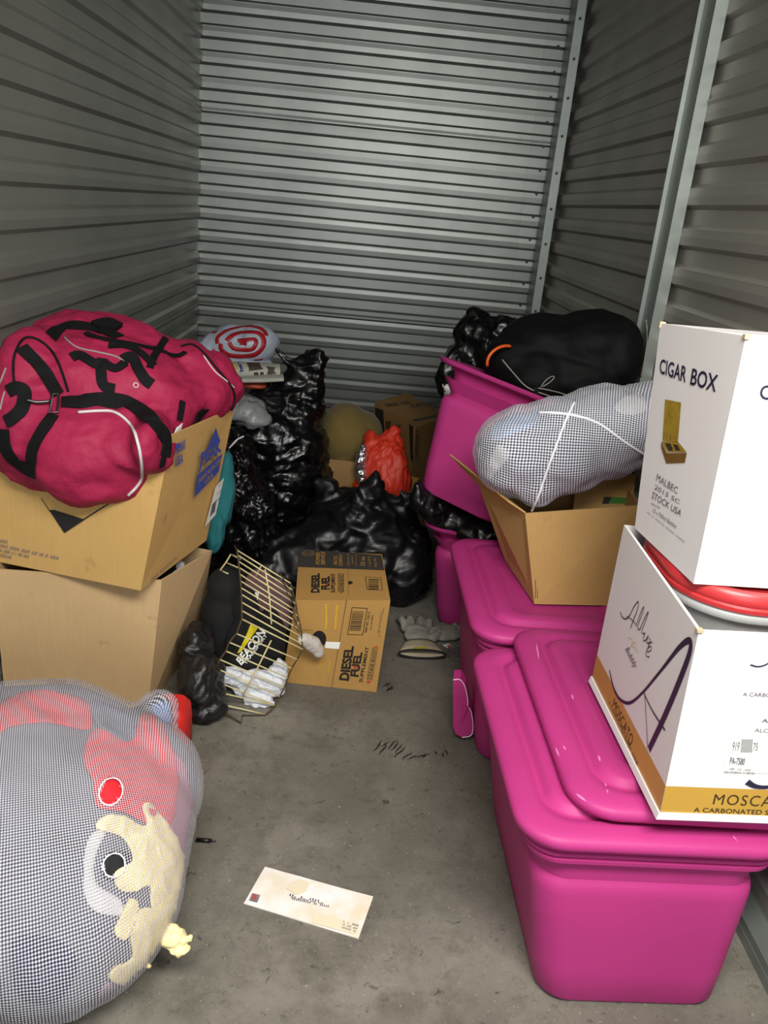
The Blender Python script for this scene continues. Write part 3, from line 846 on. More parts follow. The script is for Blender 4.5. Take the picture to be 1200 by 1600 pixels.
# ---- red-lidded container in it
M_frost = mat('frosted_plastic', '#9a9c9c', .4, alpha=1, spec=.4, var=.2, vscale=5)
M_red_lid = mat('red_lid_plastic', '#b93135', .35, spec=.5)
con = empty('food_container', (.71, 1.30, .452)); tag(con, 'grey translucent container with a red lid standing inside the white open carton', 'container')
cr = lambda off, z, r=.11, cx=.709, cy=1.305: [Vector((p.x, p.y, z)) for p in rrect(.325 + 2 * off, .315 + 2 * off, r + off, z, 10, cx, cy)]
V, Fs = loft([cr(-.045, .4525), cr(-.035, .456), cr(-.012, .70), cr(-.006, .76), cr(-.004, .765), cr(.002, .768), cr(.004, .785), cr(.001, .789), cr(-.004, .789), cr(-.012, .74), cr(-.04, .46)])
obj('container_body', V, Fs, M_frost, con, smooth=True)
V, Fs = loft([cr(.001, .786), cr(.008, .787), cr(.009, .794), cr(.006, .797), cr(.008, .800), cr(.008, .812), cr(.003, .818), cr(-.012, .818), cr(-.018, .812), cr(-.06, .812)])
Vr, Fr = loft([cr(.0045, .769), cr(.0065, .771), cr(.0065, .781), cr(.0045, .7835), cr(.001, .7835), cr(.001, .769)], False, False); obj('container_rim', Vr, Fr, mat('pale_rim_plastic', '#a2a4a3', .45), con, smooth=True)
l = obj('red_lid', V, Fs, M_red_lid, con, smooth=True); shade_auto(l, 50)
# ---- cigar box carton on the lid
zc = .8195
CB = [(.550, 1.170, zc), (.885, 1.185, zc), (.878, 1.425, zc), (.527, 1.405, zc)]
CT = [(.536, 1.165, 1.206), (.872, 1.178, 1.206), (.860, 1.42, 1.190), (.496, 1.40, 1.187)]
CT[3] = tuple(on_plane(1032, 505, CB[0], CB[3], CT[0]))
cg = empty('wine_carton', (.71, 1.29, zc)); tag(cg, 'tall closed white carton printed CIGAR BOX standing on the red container lid', 'box', 'white wine cartons')
carton(CB, CT, open_top=False).build('box_body', M_white, cg)
fL = Face(CB[3], CB[0], CT[3], CT[0], out=(-1, 0, 0)); fF = Face(CB[0], CB[1], CT[0], CT[1], out=(0, -1, 0)); fT = Face(CT[0], CT[1], CT[3], CT[2], out=(0, 0, 1))
k = MB()
text_q(k, fL, 'CIGAR', (1031, 583), (1072, 598), (1033, 560), (1075, 573), bold=.015)
text_q(k, fL, 'BOX', (1079, 601), (1119, 613), (1083, 575), (1124, 586), bold=.015)
text_q(k, fF, 'CIGAR BOX', (1186, 624), (1330, 632), (1188, 601), (1334, 609), bold=.015)
ink('printed_title', k, M_navy, cg)['label'] = 'dark printed words CIGAR BOX'
k = MB()
text_q(k, fL, 'MALBEC', (1026, 751), (1059, 772), (1028, 740), (1061, 762), bold=.0)
text_q(k, fL, '2015 SC', (1023, 764), (1062, 788), (1025, 757), (1064, 782)); text_q(k, fL, 'STOCK USA', (1019, 778), (1064, 807), (1021, 768), (1067, 798), bold=.006)
text_q(k, fL, 'iliiil', (1018, 788), (1031, 795), (1019, 785)); text_q(k, fL, '12 x 750ml Bottles', (1021, 800), (1057, 826), (1022, 794), (1059, 820))
text_q(k, fL, 'iiil il iliiliiil iliiliil iiilliil', (1012, 801), (1070, 848), (1012, 798.5), (1070.5, 845.5))
ink('printed_text', k, M_greyink, cg)
MW1 = mat('print_ochre', '#a88a22', .6, var=.35, vscale=60); MW2 = mat('print_brown', '#7a5620', .6, var=.25, vscale=50); MW3 = mat('print_dark', '#3a2614', .6)
k = MB(); poly_q(k, fL, [(1036, 688), (1060, 692), (1065, 629), (1040, 624)]); poly_q(k, fL, [(1034, 690), (1044, 706), (1074, 707), (1060, 690)]); ink('printed_picture', k, MW1, cg)['label'] = 'picture of an open wooden box'
k = MB(); poly_q(k, fL, [(1034, 691), (1034, 700), (1042, 724), (1043, 708)], .0012); poly_q(k, fL, [(1043, 708), (1042, 724), (1071, 723), (1074, 708)], .0012); ink('printed_picture', k, MW2, cg)
k = MB(); poly_q(k, fL, [(1040, 692), (1046, 704), (1053, 704), (1049, 693)], .0014); poly_q(k, fL, [(1053, 694), (1057, 704), (1064, 704), (1060, 695)], .0014); stroke_q(k, fL, [(1048, 690), (1049, 680)], .0016); ink('printed_picture', k, MW3, cg)
k = MB(); a_, b_ = Vector(CT[0]), Vector(CT[3]); 
k.box(a_ + Vector((.001, 0, -.001)), (.008, .008, .006)).box(b_ + Vector((.003, 0, -.002)), (.010, .008, .010)); ink('frayed_corner', k, M_whiteedge, cg)
k = MB(); put_rect(k, fT, 0, .49, 1, .51, .0005); ink('flap_seam', k, M_greyink, cg)

# ---------------------------------------------------------------- brown open carton on the second tote, with the net bag on it
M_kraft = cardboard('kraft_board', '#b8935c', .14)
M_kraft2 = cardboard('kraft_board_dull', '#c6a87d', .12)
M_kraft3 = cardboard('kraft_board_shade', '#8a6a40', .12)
ze = .4275
EB = [(.486, 1.862, ze), (.735, 1.893, ze), (.745, 2.20, ze), (.452, 2.13, ze)]
ET = [(.436, 1.905, .652), (.728, 1.925, .692), (.775, 2.26, .66), (.36, 2.19, .62)]
ebx = empty('cardboard_box', (.6, 2.03, ze)); tag(ebx, 'open brown cardboard box on the second pink tote, under the white net bag', 'box', 'brown cardboard boxes')
carton(EB, ET, .005).build('box_body', M_kraft, ebx)
V_ = [ET[3], ET[0]]
slab([ET[0], ET[3], (.268, 2.20, .700), (.395, 1.935, .668)], .004).build('flap', M_kraft, ebx)['label'] = 'left flap flared outward'
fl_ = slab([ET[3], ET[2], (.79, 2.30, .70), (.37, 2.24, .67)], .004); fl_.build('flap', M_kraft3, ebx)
M_green = mat('green_print', '#3f7a2c', .6); M_darkprint = mat('dark_print', '#1f2a22', .6)
gx = MB().hexa([(.60, 2.06, .60), (.76, 2.08, .60), (.76, 2.088, .60), (.60, 2.068, .60)], [(.60, 2.09, .702), (.765, 2.11, .715), (.765, 2.118, .715), (.60, 2.098, .702)])
gb = gx.build('carton_flap', M_kraft); tag(gb, 'kraft carton panel with a green printed corner standing inside the open brown box', 'cardboard')
fg = Face((.60, 2.06, .60), (.76, 2.08, .60), (.60, 2.09, .702), (.765, 2.11, .715), out=(0, -1, 0))
k = MB(); poly_q(k, fg, [(950, 787), (980, 787), (993, 758), (966, 756)], .002); ink('green_print', k, M_green, gb)['label'] = 'green printed stripe'
k = MB(); poly_q(k, fg, [(940, 787), (950, 787), (966, 756), (950, 756)], .002); ink('dark_print', k, M_darkprint, gb)
# bar code scuff on its front face
fE = Face(EB[0], EB[1], ET[0], ET[1], out=(0, -1, 0)); k = MB()
for i in range(6): poly_q(k, fE, [(836 + i * 3, 935), (837 + i * 3, 935), (837 + i * 3, 905 + (i % 3) * 6), (836 + i * 3, 905 + (i % 3) * 6)])
ink('print_mark', k, M_brownink, ebx)

# white net laundry bag lying over it
M_net = net_fabric('net_white', '#cdcfdb', .0058, .1)
M_cloth_grey = mat('cloth_grey', '#6f7480', .85, var=.4, vscale=9, bump=.4, bscale=30, bdist=.01)
M_cloth_blue = mat('cloth_pale_blue', '#6688b0', .8, bump=.4, bscale=30, bdist=.01)
M_cloth_cream = mat('cloth_cream', '#b5b2ac', .8, bump=.4, bscale=30, bdist=.01)
M_cloth_dark = mat('cloth_dark', '#4a4d56', .9, var=.4, vscale=10, bump=.4, bscale=30, bdist=.01)
M_seam = mat('white_seam', '#eeeef4', .7)
EL = [((.44, 2.02, .775), (.135, .13, .115)), ((.52, 2.02, .80), (.14, .15, .12), (0, -12, 0)), ((.63, 2.04, .845), (.15, .15, .115), (0, -15, 0)), ((.75, 2.06, .865), (.12, .14, .11)), ((.46, 1.965, .73), (.07, .07, .075))]
dfold = lambda s, a: (lambda v, n: a * fbm(Vector((v.x * s * .6, v.y * s, v.z * s * 1.2)), 3) + a * .5 * ridge(Vector((v.x * s * 1.2, v.y * s * 1.7, v.z * s * 1.7)), 2))
V, Fs = blob(EL, .011, 5, dfold(9, .014))
nb = empty('net_laundry_bag', (.6, 2.03, .70)); tag(nb, 'white net laundry bag of clothes lying on the open brown box, right side', 'laundry bag', 'white net laundry bags')
net_obj('net', V, Fs, M_net, nb, (.95, -.25, .1), (.58, 2.03, .81), .14, .0058)
bv = bvh(V, Fs)
Vs, Fq = cord(bv, [(897, 630), (885, 655), (868, 700), (855, 735), (843, 770), (831, 798)], .0032, n=10); obj('seam', Vs, Fq, M_seam, nb, smooth=True)
Vs, Fq = cord(bv, [(842, 645), (890, 648), (935, 662), (975, 690), (1010, 712)], .003, n=10); obj('seam', Vs, Fq, M_seam, nb, smooth=True)
V2, F2 = blob([(c[0], tuple(r - .014 for r in c[1]), *c[2:]) for c in EL], .014, 5, dfold(7, .012))
g1 = obj('folded_clothes', V2, F2, M_cloth_dark, smooth=True); tag(g1, 'dark grey bundled clothes inside the net bag on the brown box', 'clothes')
b2 = bvh(V2, F2)
for px, mt, nm, lb in (([(770, 690), (775, 660), (815, 640), (845, 645), (835, 665), (800, 680)], M_cloth_blue, 'folded_shirt', 'pale blue cloth showing at the upper left of the net bag on the brown box'),
                       ([(760, 745), (775, 700), (785, 698), (797, 712), (775, 738), (763, 756)], M_cloth_cream, 'sock', 'small cream cloth near the left end of the net bag on the brown box'),
                       ([(960, 640), (975, 622), (1000, 618), (1010, 640), (985, 650)], M_cloth_cream, 'folded_shirt', 'cream cloth at the upper right of the net bag on the brown box')):
    Vp, Fp = patch(b2, px, .004, .001, 6); o = obj(nm, Vp, Fp, mt, smooth=True); tag(o, lb, 'clothes')

# ---------------------------------------------------------------- black bags at the back right
M_trash = plastic_film('black_film', '#08080a', .3, 6, .85, dist=.035)
M_trash2 = plastic_film('black_film_fine', '#08080a', .3, 8, .85, dist=.03)
M_nylon = mat('black_nylon', '#0b0b0d', .7, var=.3, vscale=7, bump=.35, bscale=18, bdist=.012, spec=.18)
M_blackcloth = mat('black_cloth', '#0e0e10', .9, var=.3, vscale=12, bump=.4, bscale=40, bdist=.006)
M_orange = mat('orange_plastic', '#d4571c', .5); M_piping = mat('grey_piping', '#8e8b80', .6)
def crump(s, a, st=(1, 1, 1)):
    def f(v, n):
        p = Vector((v.x * s * st[0], v.y * s * st[1], v.z * s * st[2])); p = p + noise.noise_vector(p * .5) * .6
        d = noise.voronoi(p)[0]
        return a * (d[1] - d[0] - .35) * .9 + a * 1.1 * fbm(v * s * .45, 2) + a * .5 * (ridge(p * 1.9, 2) - .4)
    return f
V, Fs = blob([((.66, 3.27, .28), (.24, .23, .29)), ((.63, 3.18, .62), (.25, .21, .24)), ((.53, 3.16, .83), (.17, .16, .15)), ((.44, 3.16, .90), (.10, .12, .085)), ((.38, 3.12, .76), (.09, .12, .12)), ('c', (.47, 3.14, .93), (.40, 3.14, .985), .04, .02)],
               .009, 2, crump(8, .034, (1, 1, .8)), floor=.002, clip=[((.905, 0, 0), (-1, 0, 0))])
tb = obj('trash_bag', V, Fs, M_trash, smooth=True); tag(tb, 'black plastic trash bag behind the tilted pink tote against the right wall', 'trash bag', 'black trash bags')
bgv = bvh(V, Fs)
# big black garment bag over the tilted tote
V, Fs = blob([((.60, 2.70, .945), (.16, .15, .105), (0, -4, -8)), ((.73, 2.66, .965), (.145, .15, .115), (0, -4, -8)), ((.50, 2.66, .90), (.10, .12, .09)), ((.80, 2.63, .95), (.085, .13, .12)), ((.56, 2.58, .87), (.1, .09, .08)), ((.70, 2.58, .88), (.13, .09, .08))],
             .011, 5, lambda v, n: .010 * fbm(v * 9, 3) + .009 * ridge(Vector((v.x * 5, v.y * 9, v.z * 14)), 2), clip=[((.912, 0, 0), (-1, 0, 0)), ((.872, 0, 0), (-1, 0, 0))])
gbg = obj('garment_bag', V, Fs, M_nylon, smooth=True); tag(gbg, 'large black nylon zip bag lying over the tilted pink tote by the right wall', 'bag')
gv = bvh(V, Fs)
for px, r in (([(785, 562), (800, 580), (820, 602), (840, 612), (870, 622)], .0022), ([(840, 606), (870, 612), (900, 622)], .002), ([(1009, 500), (1011, 530), (1007, 560), (1001, 588)], .0022)):
    Vs, Fq = cord(gv, px, r, n=6); obj('piping', Vs, Fq, M_piping, gbg, smooth=True)['label'] = 'grey piping along the zip edge'
Vs, Fq = cord(gv, [(845, 605), (852, 595), (862, 588), (866, 590), (858, 598), (848, 604)], .0016, n=5); obj('zip_pull', Vs, Fq, M_piping, gbg, smooth=True)
Vs, Fq = strap(gv, [(838, 605), (838, 620), (836, 634)], .012); obj('strap', Vs, Fq, M_blackcloth, gbg)
# orange hoop peeking out between the bags
c_ = at(786, 563, 2.545); mb = MB(); e1_, e2_ = Vector((.85, .5, .05)), Vector((0, -.1, 1))
mb.tube([c_ + e1_ * .062 * cos(radians(a)) + e2_ * .045 * sin(radians(a)) for a in range(70, 206, 8)], .0048, 8)
o = mb.build('orange_hoop', M_orange, smooth=True); tag(o, 'thin orange plastic hoop wedged in front of the large black nylon bag', 'hoop')
# white care tag on the trash bag
k = patch(bgv, [(692, 600), (713, 600), (711, 618), (694, 620)], .001, .002, 6, curve=False); o = obj('paper_tag', *k, M_label); tag(o, 'small pale paper stuck low on the trash bag behind the tilted tote', 'paper')
# black bag stuffed into the lower open tote
V, Fs = blob([((.50, 2.64, .37), (.17, .22, .07), (0, 0, -17)), ((.35, 2.53, .405), (.10, .09, .05)), ((.28, 2.50, .43), (.075, .06, .05), (0, 25, 0)), ((.45, 2.46, .385), (.11, .08, .05)), ((.25, 2.49, .455), (.05, .045, .05)), ('c', (.225, 2.48, .46), (.215, 2.47, .515), .035, .016), ('c', (.26, 2.48, .46), (.275, 2.475, .515), .035, .014), ((.52, 2.62, .25), (.13, .18, .2))],
             .007, 2, lambda v, n: .012 * fbm(v * 7, 3) + .012 * (ridge(Vector((v.x * 7, v.y * 7, v.z * 16)), 2) - .4))
o = obj('trash_bag', V, Fs, M_trash2, smooth=True); tag(o, 'black plastic bag bulging out of the lower open pink tote', 'trash bag', 'black trash bags')

# ================================================================ left side: box stack and duffel
L1B = [(-.868, 1.895, 0.001), (-.494, 1.903, 0.001), (-.440, 2.29, 0.001), (-.866, 2.33, 0.001)]
L1T = [(-.868, 1.880, .400), (-.455, 1.900, .395), (-.375, 2.16, .372), (-.862, 2.30, .38)]
l1 = empty('cardboard_box', (-.66, 2.12, 0)); tag(l1, 'plain scuffed brown cardboard box on the floor, bottom of the left stack', 'box', 'brown cardboard boxes')
carton(L1B, L1T, .005).build('box_body', M_kraft2, l1)
f1 = Face(L1B[0], L1B[1], L1T[0], L1T[1], out=(0, -1, 0))
M_tape = mat('old_tape', '#9a7643', .45)
k = MB(); poly_q(k, f1, [(75, 1060), (104, 1062), (103, 1078), (74, 1076)]); ink('tape_piece', k, M_tape, l1)
# clothes showing in the gap between the two boxes
M_whitecloth = mat('white_cloth', '#d8d8d8', .8, bump=.5, bscale=40, bdist=.006)
V, Fs = blob([((-.50, 2.11, .27), (.065, .11, .06)), ((-.60, 2.12, .26), (.12, .13, .05))], .012, 3, crump(14, .012)); o = obj('folded_clothes', V, Fs, M_blackcloth, smooth=True); tag(o, 'black clothes inside the bottom box of the left stack', 'clothes')
V, Fs = blob([((-.445, 2.05, .345), (.018, .04, .016)), ((-.45, 2.10, .345), (.018, .03, .014))], .007, 2, crump(24, .008)); o = obj('cloth', V, Fs, M_whitecloth, smooth=True); tag(o, 'small white cloth peeking over the side of the bottom left box', 'cloth')

L2B = [(-.868, 1.915, .404), (-.487, 1.820, .402), (-.392, 2.16, .402), (-.862, 2.27, .402)]
L2T = [(-.868, 1.905, .80), (-.408, 1.80, .806), (-.325, 2.165, .790), (-.862, 2.25, .79)]
_n = (Vector(L2B[1]) - Vector(L2B[0])).cross(Vector(L2T[1]) - Vector(L2B[0])); L2T[0] = (-.868, L2B[0][1] - (_n.z * (.80 - .402)) / _n.y, .80)
l2 = empty('cardboard_box', (-.65, 2.03, .402)); tag(l2, 'brown cardboard box printed PEAK with a black diamond mark, top of the left stack', 'box', 'brown cardboard boxes')
P_ = lambda u, v, A: on_plane(u, v, *A)
carton(L2B, L2T, .005).build('box_body', cardboard('kraft_board_light', '#c9a466', .12), l2)
f2 = Face(L2B[0], L2B[1], L2T[0], L2T[1], out=(0, -1, 0)); fR = Face(L2B[1], L2B[2], L2T[1], L2T[2], out=(1, 0, 0))
f2 = Face(L2B[0], L2B[1], L2T[0], L2T[1], out=(0, -1, 0))
M_blueink = mat('blue_ink', '#3c4f9e', .6); M_kraftink = mat('kraft_letter', '#a07d50', .7); M_purpleink = mat('purple_ink', '#5f5a78', .7)
k = MB(); poly_q(k, f2, [(78, 796), (102, 832), (134, 811), (86, 796)], .004); ink('printed_mark', k, M_blackink, l2)['label'] = 'black diamond shipping mark'
k = MB(); stroke_q(k, f2, [(66, 778), (80, 799)], .002, .004); stroke_q(k, f2, [(130, 812), (178, 782)], .0028, .004); ink('printed_line', k, M_blackink, l2)
k = MB()
for i, (tx, x1) in enumerate((('liiilil', 12), ('iliiliil iliilil iliill iiil iil il iiliil', 92), ('iliil iilill ii i iill liiil', 46), ('iilliil', 18))):
    y = 843 + i * 7.5
    text_q(k, f2, tx, (-4, y + 2), (x1, y + 2 + (x1 + 4) * .22), (-3, y - 3), d=.004)
ink('printed_text', k, M_purpleink, l2)
def fpx(k, fc, px, d=.0022): poly_q(k, fc, px, d)
dR = .006
k = MB(); fpx(k, fR, [(271, 692.5), (279, 690), (278.5, 698), (270.5, 700.5)], dR)
for i in range(5): fpx(k, fR, [(280 if i < 3 else 270.5, (689.5 if i < 3 else 694) + i * 3.1), (286.5, 684.5 + i * 3.2), (286.3, 686.3 + i * 3.2), (279.8 if i < 3 else 270.3, (691.2 if i < 3 else 695.8) + i * 3.1)], dR)
text_q(k, fR, 'USA', (269.5, 727.5), (282.5, 722), (270.3, 711), (283.5, 707), bold=.03, d=dR); ink('printed_flag', k, M_blueink, l2)['label'] = 'small blue printed flag over USA'
k = MB(); fpx(k, fR, [(318, 705), (334, 667), (341, 689), (330, 697)], dR); text_q(k, fR, 'PEAK', (309.5, 728), (343, 704), (310.5, 707), (342.5, 684), bold=.05, d=dR + .0004)
fpx(k, fR, [(307, 738), (309.2, 737), (312.3, 722), (309.5, 722)], dR); fpx(k, fR, [(305.5, 741), (344.5, 707), (338.5, 736), (300.5, 776)], dR); ink('printed_logo', k, M_blueink, l2)['label'] = 'blue printed mountain logo with PEAK'
k = MB(); text_q(k, fR, 'RESOURCES', (307, 754), (341, 721), (308, 747), (342, 713), bold=.02, d=dR + .0006); text_q(k, fR, 'USA', (316, 756), (329, 744), (317, 748), (330, 736), bold=.02, d=dR + .0006); ink('printed_text', k, M_kraftink, l2)
k = MB(); fpx(k, fR, [(333.5, 760), (347, 745), (334, 803), (317, 822)], dR); ink('label_sticker', k, M_label, l2)['label'] = 'white barcode label'
k = MB()
for i in range(9):
    a = i / 9; fpx(k, fR, [(324.5 + a * 8, 806 - a * 8), (325.2 + a * 8, 805.4 - a * 8), (329.2 + a * 6.5, 786 - a * 7), (328.5 + a * 6.5, 786.6 - a * 7)], dR + .0006)
for i in range(3): fpx(k, fR, [(333 - i * 0 + i * 3, 784 - i * 12 + 0), (341 - i * .5 + i * 1.5, 776 - i * 11), (341.3 + i, 774.4 - i * 11), (333.3 + i * 3, 782.4 - i * 12)], dR + .0006)
ink('barcode', k, M_greyink, l2)
k = MB(); text_q(k, fR, 'PEAK RESOURCES', (234, 907), (274, 871), (233, 903), (273, 868), d=dR); ink('printed_text', k, M_purpleink, l2)
# paper sticking out beside the duffel
k = MB(); P4 = [at(271, 679, 1.87), at(281, 676, 1.90), at(285, 661, 1.90), at(276, 668, 1.88)]; k = slab(P4, .0012); o = k.build('paper_slip', M_label); tag(o, 'white slip of paper tucked between the red duffel and box edge', 'paper')

# ---- duffel
M_duf = mat('crimson_nylon', '#9c2146', .62, var=.12, vscale=8, bump=.5, bscale=16, bdist=.02, spec=.25)
M_web = mat('black_webbing', '#0d0d0f', .8, spec=.2, bump=.3, bscale=220, bdist=.001); M_pipew = mat('white_piping', '#c9c3c4', .5)
M_rope = mat('grey_rope', '#8e8584', .8); M_metal = mat('dark_metal', '#5b5b5c', .35, .9)
A = at
DE = [(A(135, 700, 1.88), (.18, .125, .12), (0, 6, -10)), (A(60, 660, 1.93), (.135, .14, .12)), (A(238, 690, 1.80), (.045, .09, .07)), (A(285, 588, 2.14), (.10, .12, .085)), (A(335, 590, 2.18), (.055, .09, .07)), (A(210, 690, 1.88), (.085, .12, .085)), (A(160, 600, 2.02), (.215, .17, .125), (0, 0, -5)),
      (A(60, 580, 1.98), (.085, .14, .10)), (A(250, 625, 2.02), (.11, .16, .085)), (A(300, 612, 2.12), (.105, .12, .088)), (A(345, 610, 2.16), (.05, .09, .065)), (A(170, 545, 2.12), (.19, .12, .08), (0, 8, 0)),
      (A(130, 742, 1.83), (.10, .06, .07)), (A(70, 700, 1.90), (.115, .09, .10))]
V, Fs = blob(DE, .0095, 5, lambda v, n: .012 * fbm(v * 7, 3) + .020 * (ridge(Vector((v.x * 5 + v.z * 3, v.y * 6, v.z * 8)) + noise.noise_vector(v * 4) * .5, 3) - .4), clip=[((-.862, 0, 0), (1, 0, 0))])
duf = empty('duffel_bag', A(150, 640, 2.0) - Vector((0, 0, .12))); tag(duf, 'crimson duffel bag with black straps lying on the top left box', 'bag')
db = obj('bag_body', V, Fs, M_duf, duf, smooth=True); dv = bvh(V, Fs)
def st(px, w_, name='strap', m=M_web, th=.003, lift=.003, **k): Vq, Fq = strap(dv, px, w_, th, lift, **k); return obj(name, Vq, Fq, m, duf, smooth=False)
def pi_(px, r, name='piping', m=M_pipew, **k): Vq, Fq = cord(dv, px, r, **k); return obj(name, Vq, Fq, m, duf, smooth=True)
pi_([(123, 645), (153, 643), (180, 645), (200, 660), (213, 680), (220, 713), (222, 743), (213, 760), (200, 773)], .0036)['label'] = 'white piping'
pi_([(23, 600), (22, 560), (37, 530), (60, 532), (83, 552), (97, 580), (107, 612)], .003, m=M_web)
pi_([(283, 542), (300, 539), (318, 552), (337, 575), (358, 600), (366, 620), (360, 640)], .003, m=M_web); pi_([(318, 556), (335, 580), (352, 594), (366, 606)], .0017)
pi_([(100, 527), (120, 543), (150, 550), (180, 557), (197, 567)], .0022, 'rope', M_rope)
pi_([(0, 600), (6, 585), (10, 575)], .0022, 'rope', M_rope); pi_([(1, 640), (4, 625), (8, 612)], .0022, 'rope', M_rope)
st([(96, 630), (133, 628), (167, 625), (200, 631), (225, 646), (245, 667), (259, 688), (256, 712)], .037, 'shoulder_strap')['label'] = 'wide black shoulder strap'
st([(84, 650), (68, 672), (53, 700), (50, 722)], .028); st([(92, 617), (76, 590), (55, 565), (34, 544)], .030)
st([(4, 670), (10, 700), (28, 724), (57, 737)], .034); st([(14, 612), (26, 606), (38, 612), (36, 636), (22, 652), (10, 660)], .03)
st([(255, 690), (254, 712), (251, 728)], .016)
st([(78, 527), (100, 511), (133, 511), (160, 518), (186, 528)], .030, 'zip_cover')
st([(170, 541), (195, 542), (215, 549), (230, 562), (240, 572)], .018, 'zip_cover'); st([(150, 515), (168, 510), (184, 517)], .038, 'grip', th=.012)
st([(135, 522), (155, 530), (200, 538), (245, 548), (275, 558), (290, 552)], .012, 'zip_cover')
st([(112, 560), (125, 556), (145, 568), (160, 570)], .024, 'handle'); st([(160, 562), (158, 582), (162, 603), (180, 608)], .024, 'handle'); st([(160, 566), (180, 577), (195, 568)], .02, 'handle')
st([(192, 563), (207, 558), (214, 574), (226, 592), (238, 601)], .026, 'handle'); st([(258, 530), (248, 545), (238, 562), (234, 576)], .017); st([(240, 545), (258, 552), (272, 560)], .013)
st([(284, 627), (282, 640), (279, 656)], .016, 'side_tab'); st([(320, 638), (313, 646), (304, 654)], .028, 'side_tab')
pi_([(44, 629), (60, 632), (80, 632)], .004, 'hook', M_metal, lift=.012)
q = lay(dv, [(82, 619), (94, 616), (92, 648), (80, 650)], 1); mbq = MB().tube([p + n_ * .008 for p, n_ in q], .0028, 8, closed=True); mbq.build('buckle', M_metal, duf, smooth=True)
q = lay(dv, [(212, 602)], 1)[0]; 
tt = q[1].orthogonal().normalized(); t2 = q[1].cross(tt); MB().tube([q[0] + q[1] * .002 + (tt * cos(a) + t2 * sin(a)) * .0055 for a in [2 * pi * i / 14 for i in range(14)]], .0013, 6, closed=True).build('snap_ring', M_pipew, duf, smooth=True)

# ---- big net laundry bag in the foreground
M_net2 = net_fabric('net_white_large', '#bdbac4', .0042, -.25)
BE = [((-.60, 1.22, .19), (.36, .35, .22)), ((-.58, 1.33, .25), (.27, .22, .145)), ((-.45, 1.17, .16), (.215, .27, .175)), ((-.40, 1.35, .20), (.155, .15, .15)), ('c', (-.42, 1.42, .19), (-.378, 1.53, .265), .11, .045)]
nfold = lambda v, n: .012 * fbm(v * 6, 3) + .006 * ridge(Vector((v.x * 9, v.y * 9, v.z * 4)), 2)
V, Fs = blob(BE, .011, 6, nfold, floor=.002, clip=[((-.864, 0, 0), (1, 0, 0))])
bigV, bigF = V, Fs
Fs = cut_hole(V, Fs, 173, 1237, 17, 21, radians(25)); Fs = cut_hole(V, Fs, 178, 1352, 16, 18, radians(30))
lb = empty('net_laundry_bag', (-.56, 1.30, 0)); tag(lb, 'large white net laundry bag stuffed with clothes on the floor at the lower left', 'laundry bag', 'white net laundry bags')
no = net_obj('net', V, Fs, M_net2, lb, (1, .35, 0), (-.56, 1.25, .20), .28, .0042)
bv2 = bvh(bigV, bigF)
for (u_, v_, a_, b_) in ((173, 1237, 18, 22), (178, 1352, 17, 19)):
    ring_ = [(u_ + 1.4 * noise.noise(Vector((t * 2, v_, 0))) + a_ * cos(t) * cos(radians(25)) - b_ * sin(t) * sin(radians(25)), v_ + a_ * cos(t) * sin(radians(25)) + b_ * sin(t) * cos(radians(25))) for t in [2 * pi * i / 20 for i in range(20)]]
    MB().tube([p + n_ * .0004 for p, n_ in lay(bv2, ring_, 1)], [.0012 + .0009 * abs(noise.noise(Vector((i * .7, u_, 0)))) for i in range(20)], 6, closed=True).build('torn_hem', M_seam, lb, smooth=True)
M_c_dark = mat('cloth_slate', '#666b76', .9, var=.35, vscale=7, bump=.4, bscale=25, bdist=.01)
M_c_red = mat('cloth_red', '#d8202e', .75, bump=.4, bscale=25, bdist=.01); M_c_bg = mat('cloth_bluegrey', '#5c6a7c', .85, bump=.4, bscale=25, bdist=.01)
M_c_cream = mat('cream_rubber', '#f7e7ab', .55, bump=.3, bscale=30, bdist=.01, var=.08, vscale=30); M_c_blue = mat('cloth_blue', '#7290c8', .8)
M_c_pink = mat('cloth_dusty_pink', '#a8607a', .85, bump=.4, bscale=25, bdist=.01); M_c_black = mat('cloth_blackish', '#16161a', .8)
shr = []
for e in BE:
    if e[0] == 'c': shr.append(('c', e[1], e[2], e[3] - .012, e[4] - .010))
    else: shr.append((e[0], tuple(r - .012 for r in e[1])))
V3, F3 = blob(shr, .014, 6, lambda v, n: nfold(v, n) + .002 * fbm(v * 11, 2), floor=.01, clip=[((-.852, 0, 0), (1, 0, 0))])
o = obj('clothes_bundle', V3, F3, M_c_dark, smooth=True); tag(o, 'slate grey bundle of clothes filling the large net bag', 'clothes')
b3 = bvh(V3, F3)
cr_ = lambda s, a: (lambda p, q: a * (ridge(p * s, 3)))
def garment(name, label, px, m, th=.003, lift=.0005, cat='clothes', s=30, a=.002, grid=6):
    lift = min(lift, .003)
    Vp, Fp = patch(b3, px, th, lift, grid, disp=cr_(s, a))
    if not Vp: print('EMPTY', label); return empty(name, (0, 0, 0))
    o = obj(name, Vp, Fp, m, smooth=True); return tag(o, label, cat)
garment('red_shirt', 'red shirt at the top of the large net bag', [(-5, 1108), (30, 1086), (67, 1080), (110, 1088), (136, 1100), (143, 1120), (136, 1142), (75, 1130), (20, 1136), (-5, 1146)], M_c_red)
garment('red_shirt', 'red shirt at the right of the large net bag around the torn hole', [(140, 1150), (172, 1138), (205, 1152), (222, 1118), (245, 1126), (262, 1160), (272, 1190), (276, 1230), (262, 1290), (228, 1288), (190, 1270), (150, 1262), (145, 1225), (130, 1190)], M_c_red, lift=.002)
garment('pink_shirt', 'dusty pink cloth along the right edge of the large net bag', [(268, 1180), (290, 1200), (300, 1260), (306, 1320), (300, 1372), (285, 1372), (265, 1300), (262, 1240)], M_c_pink)
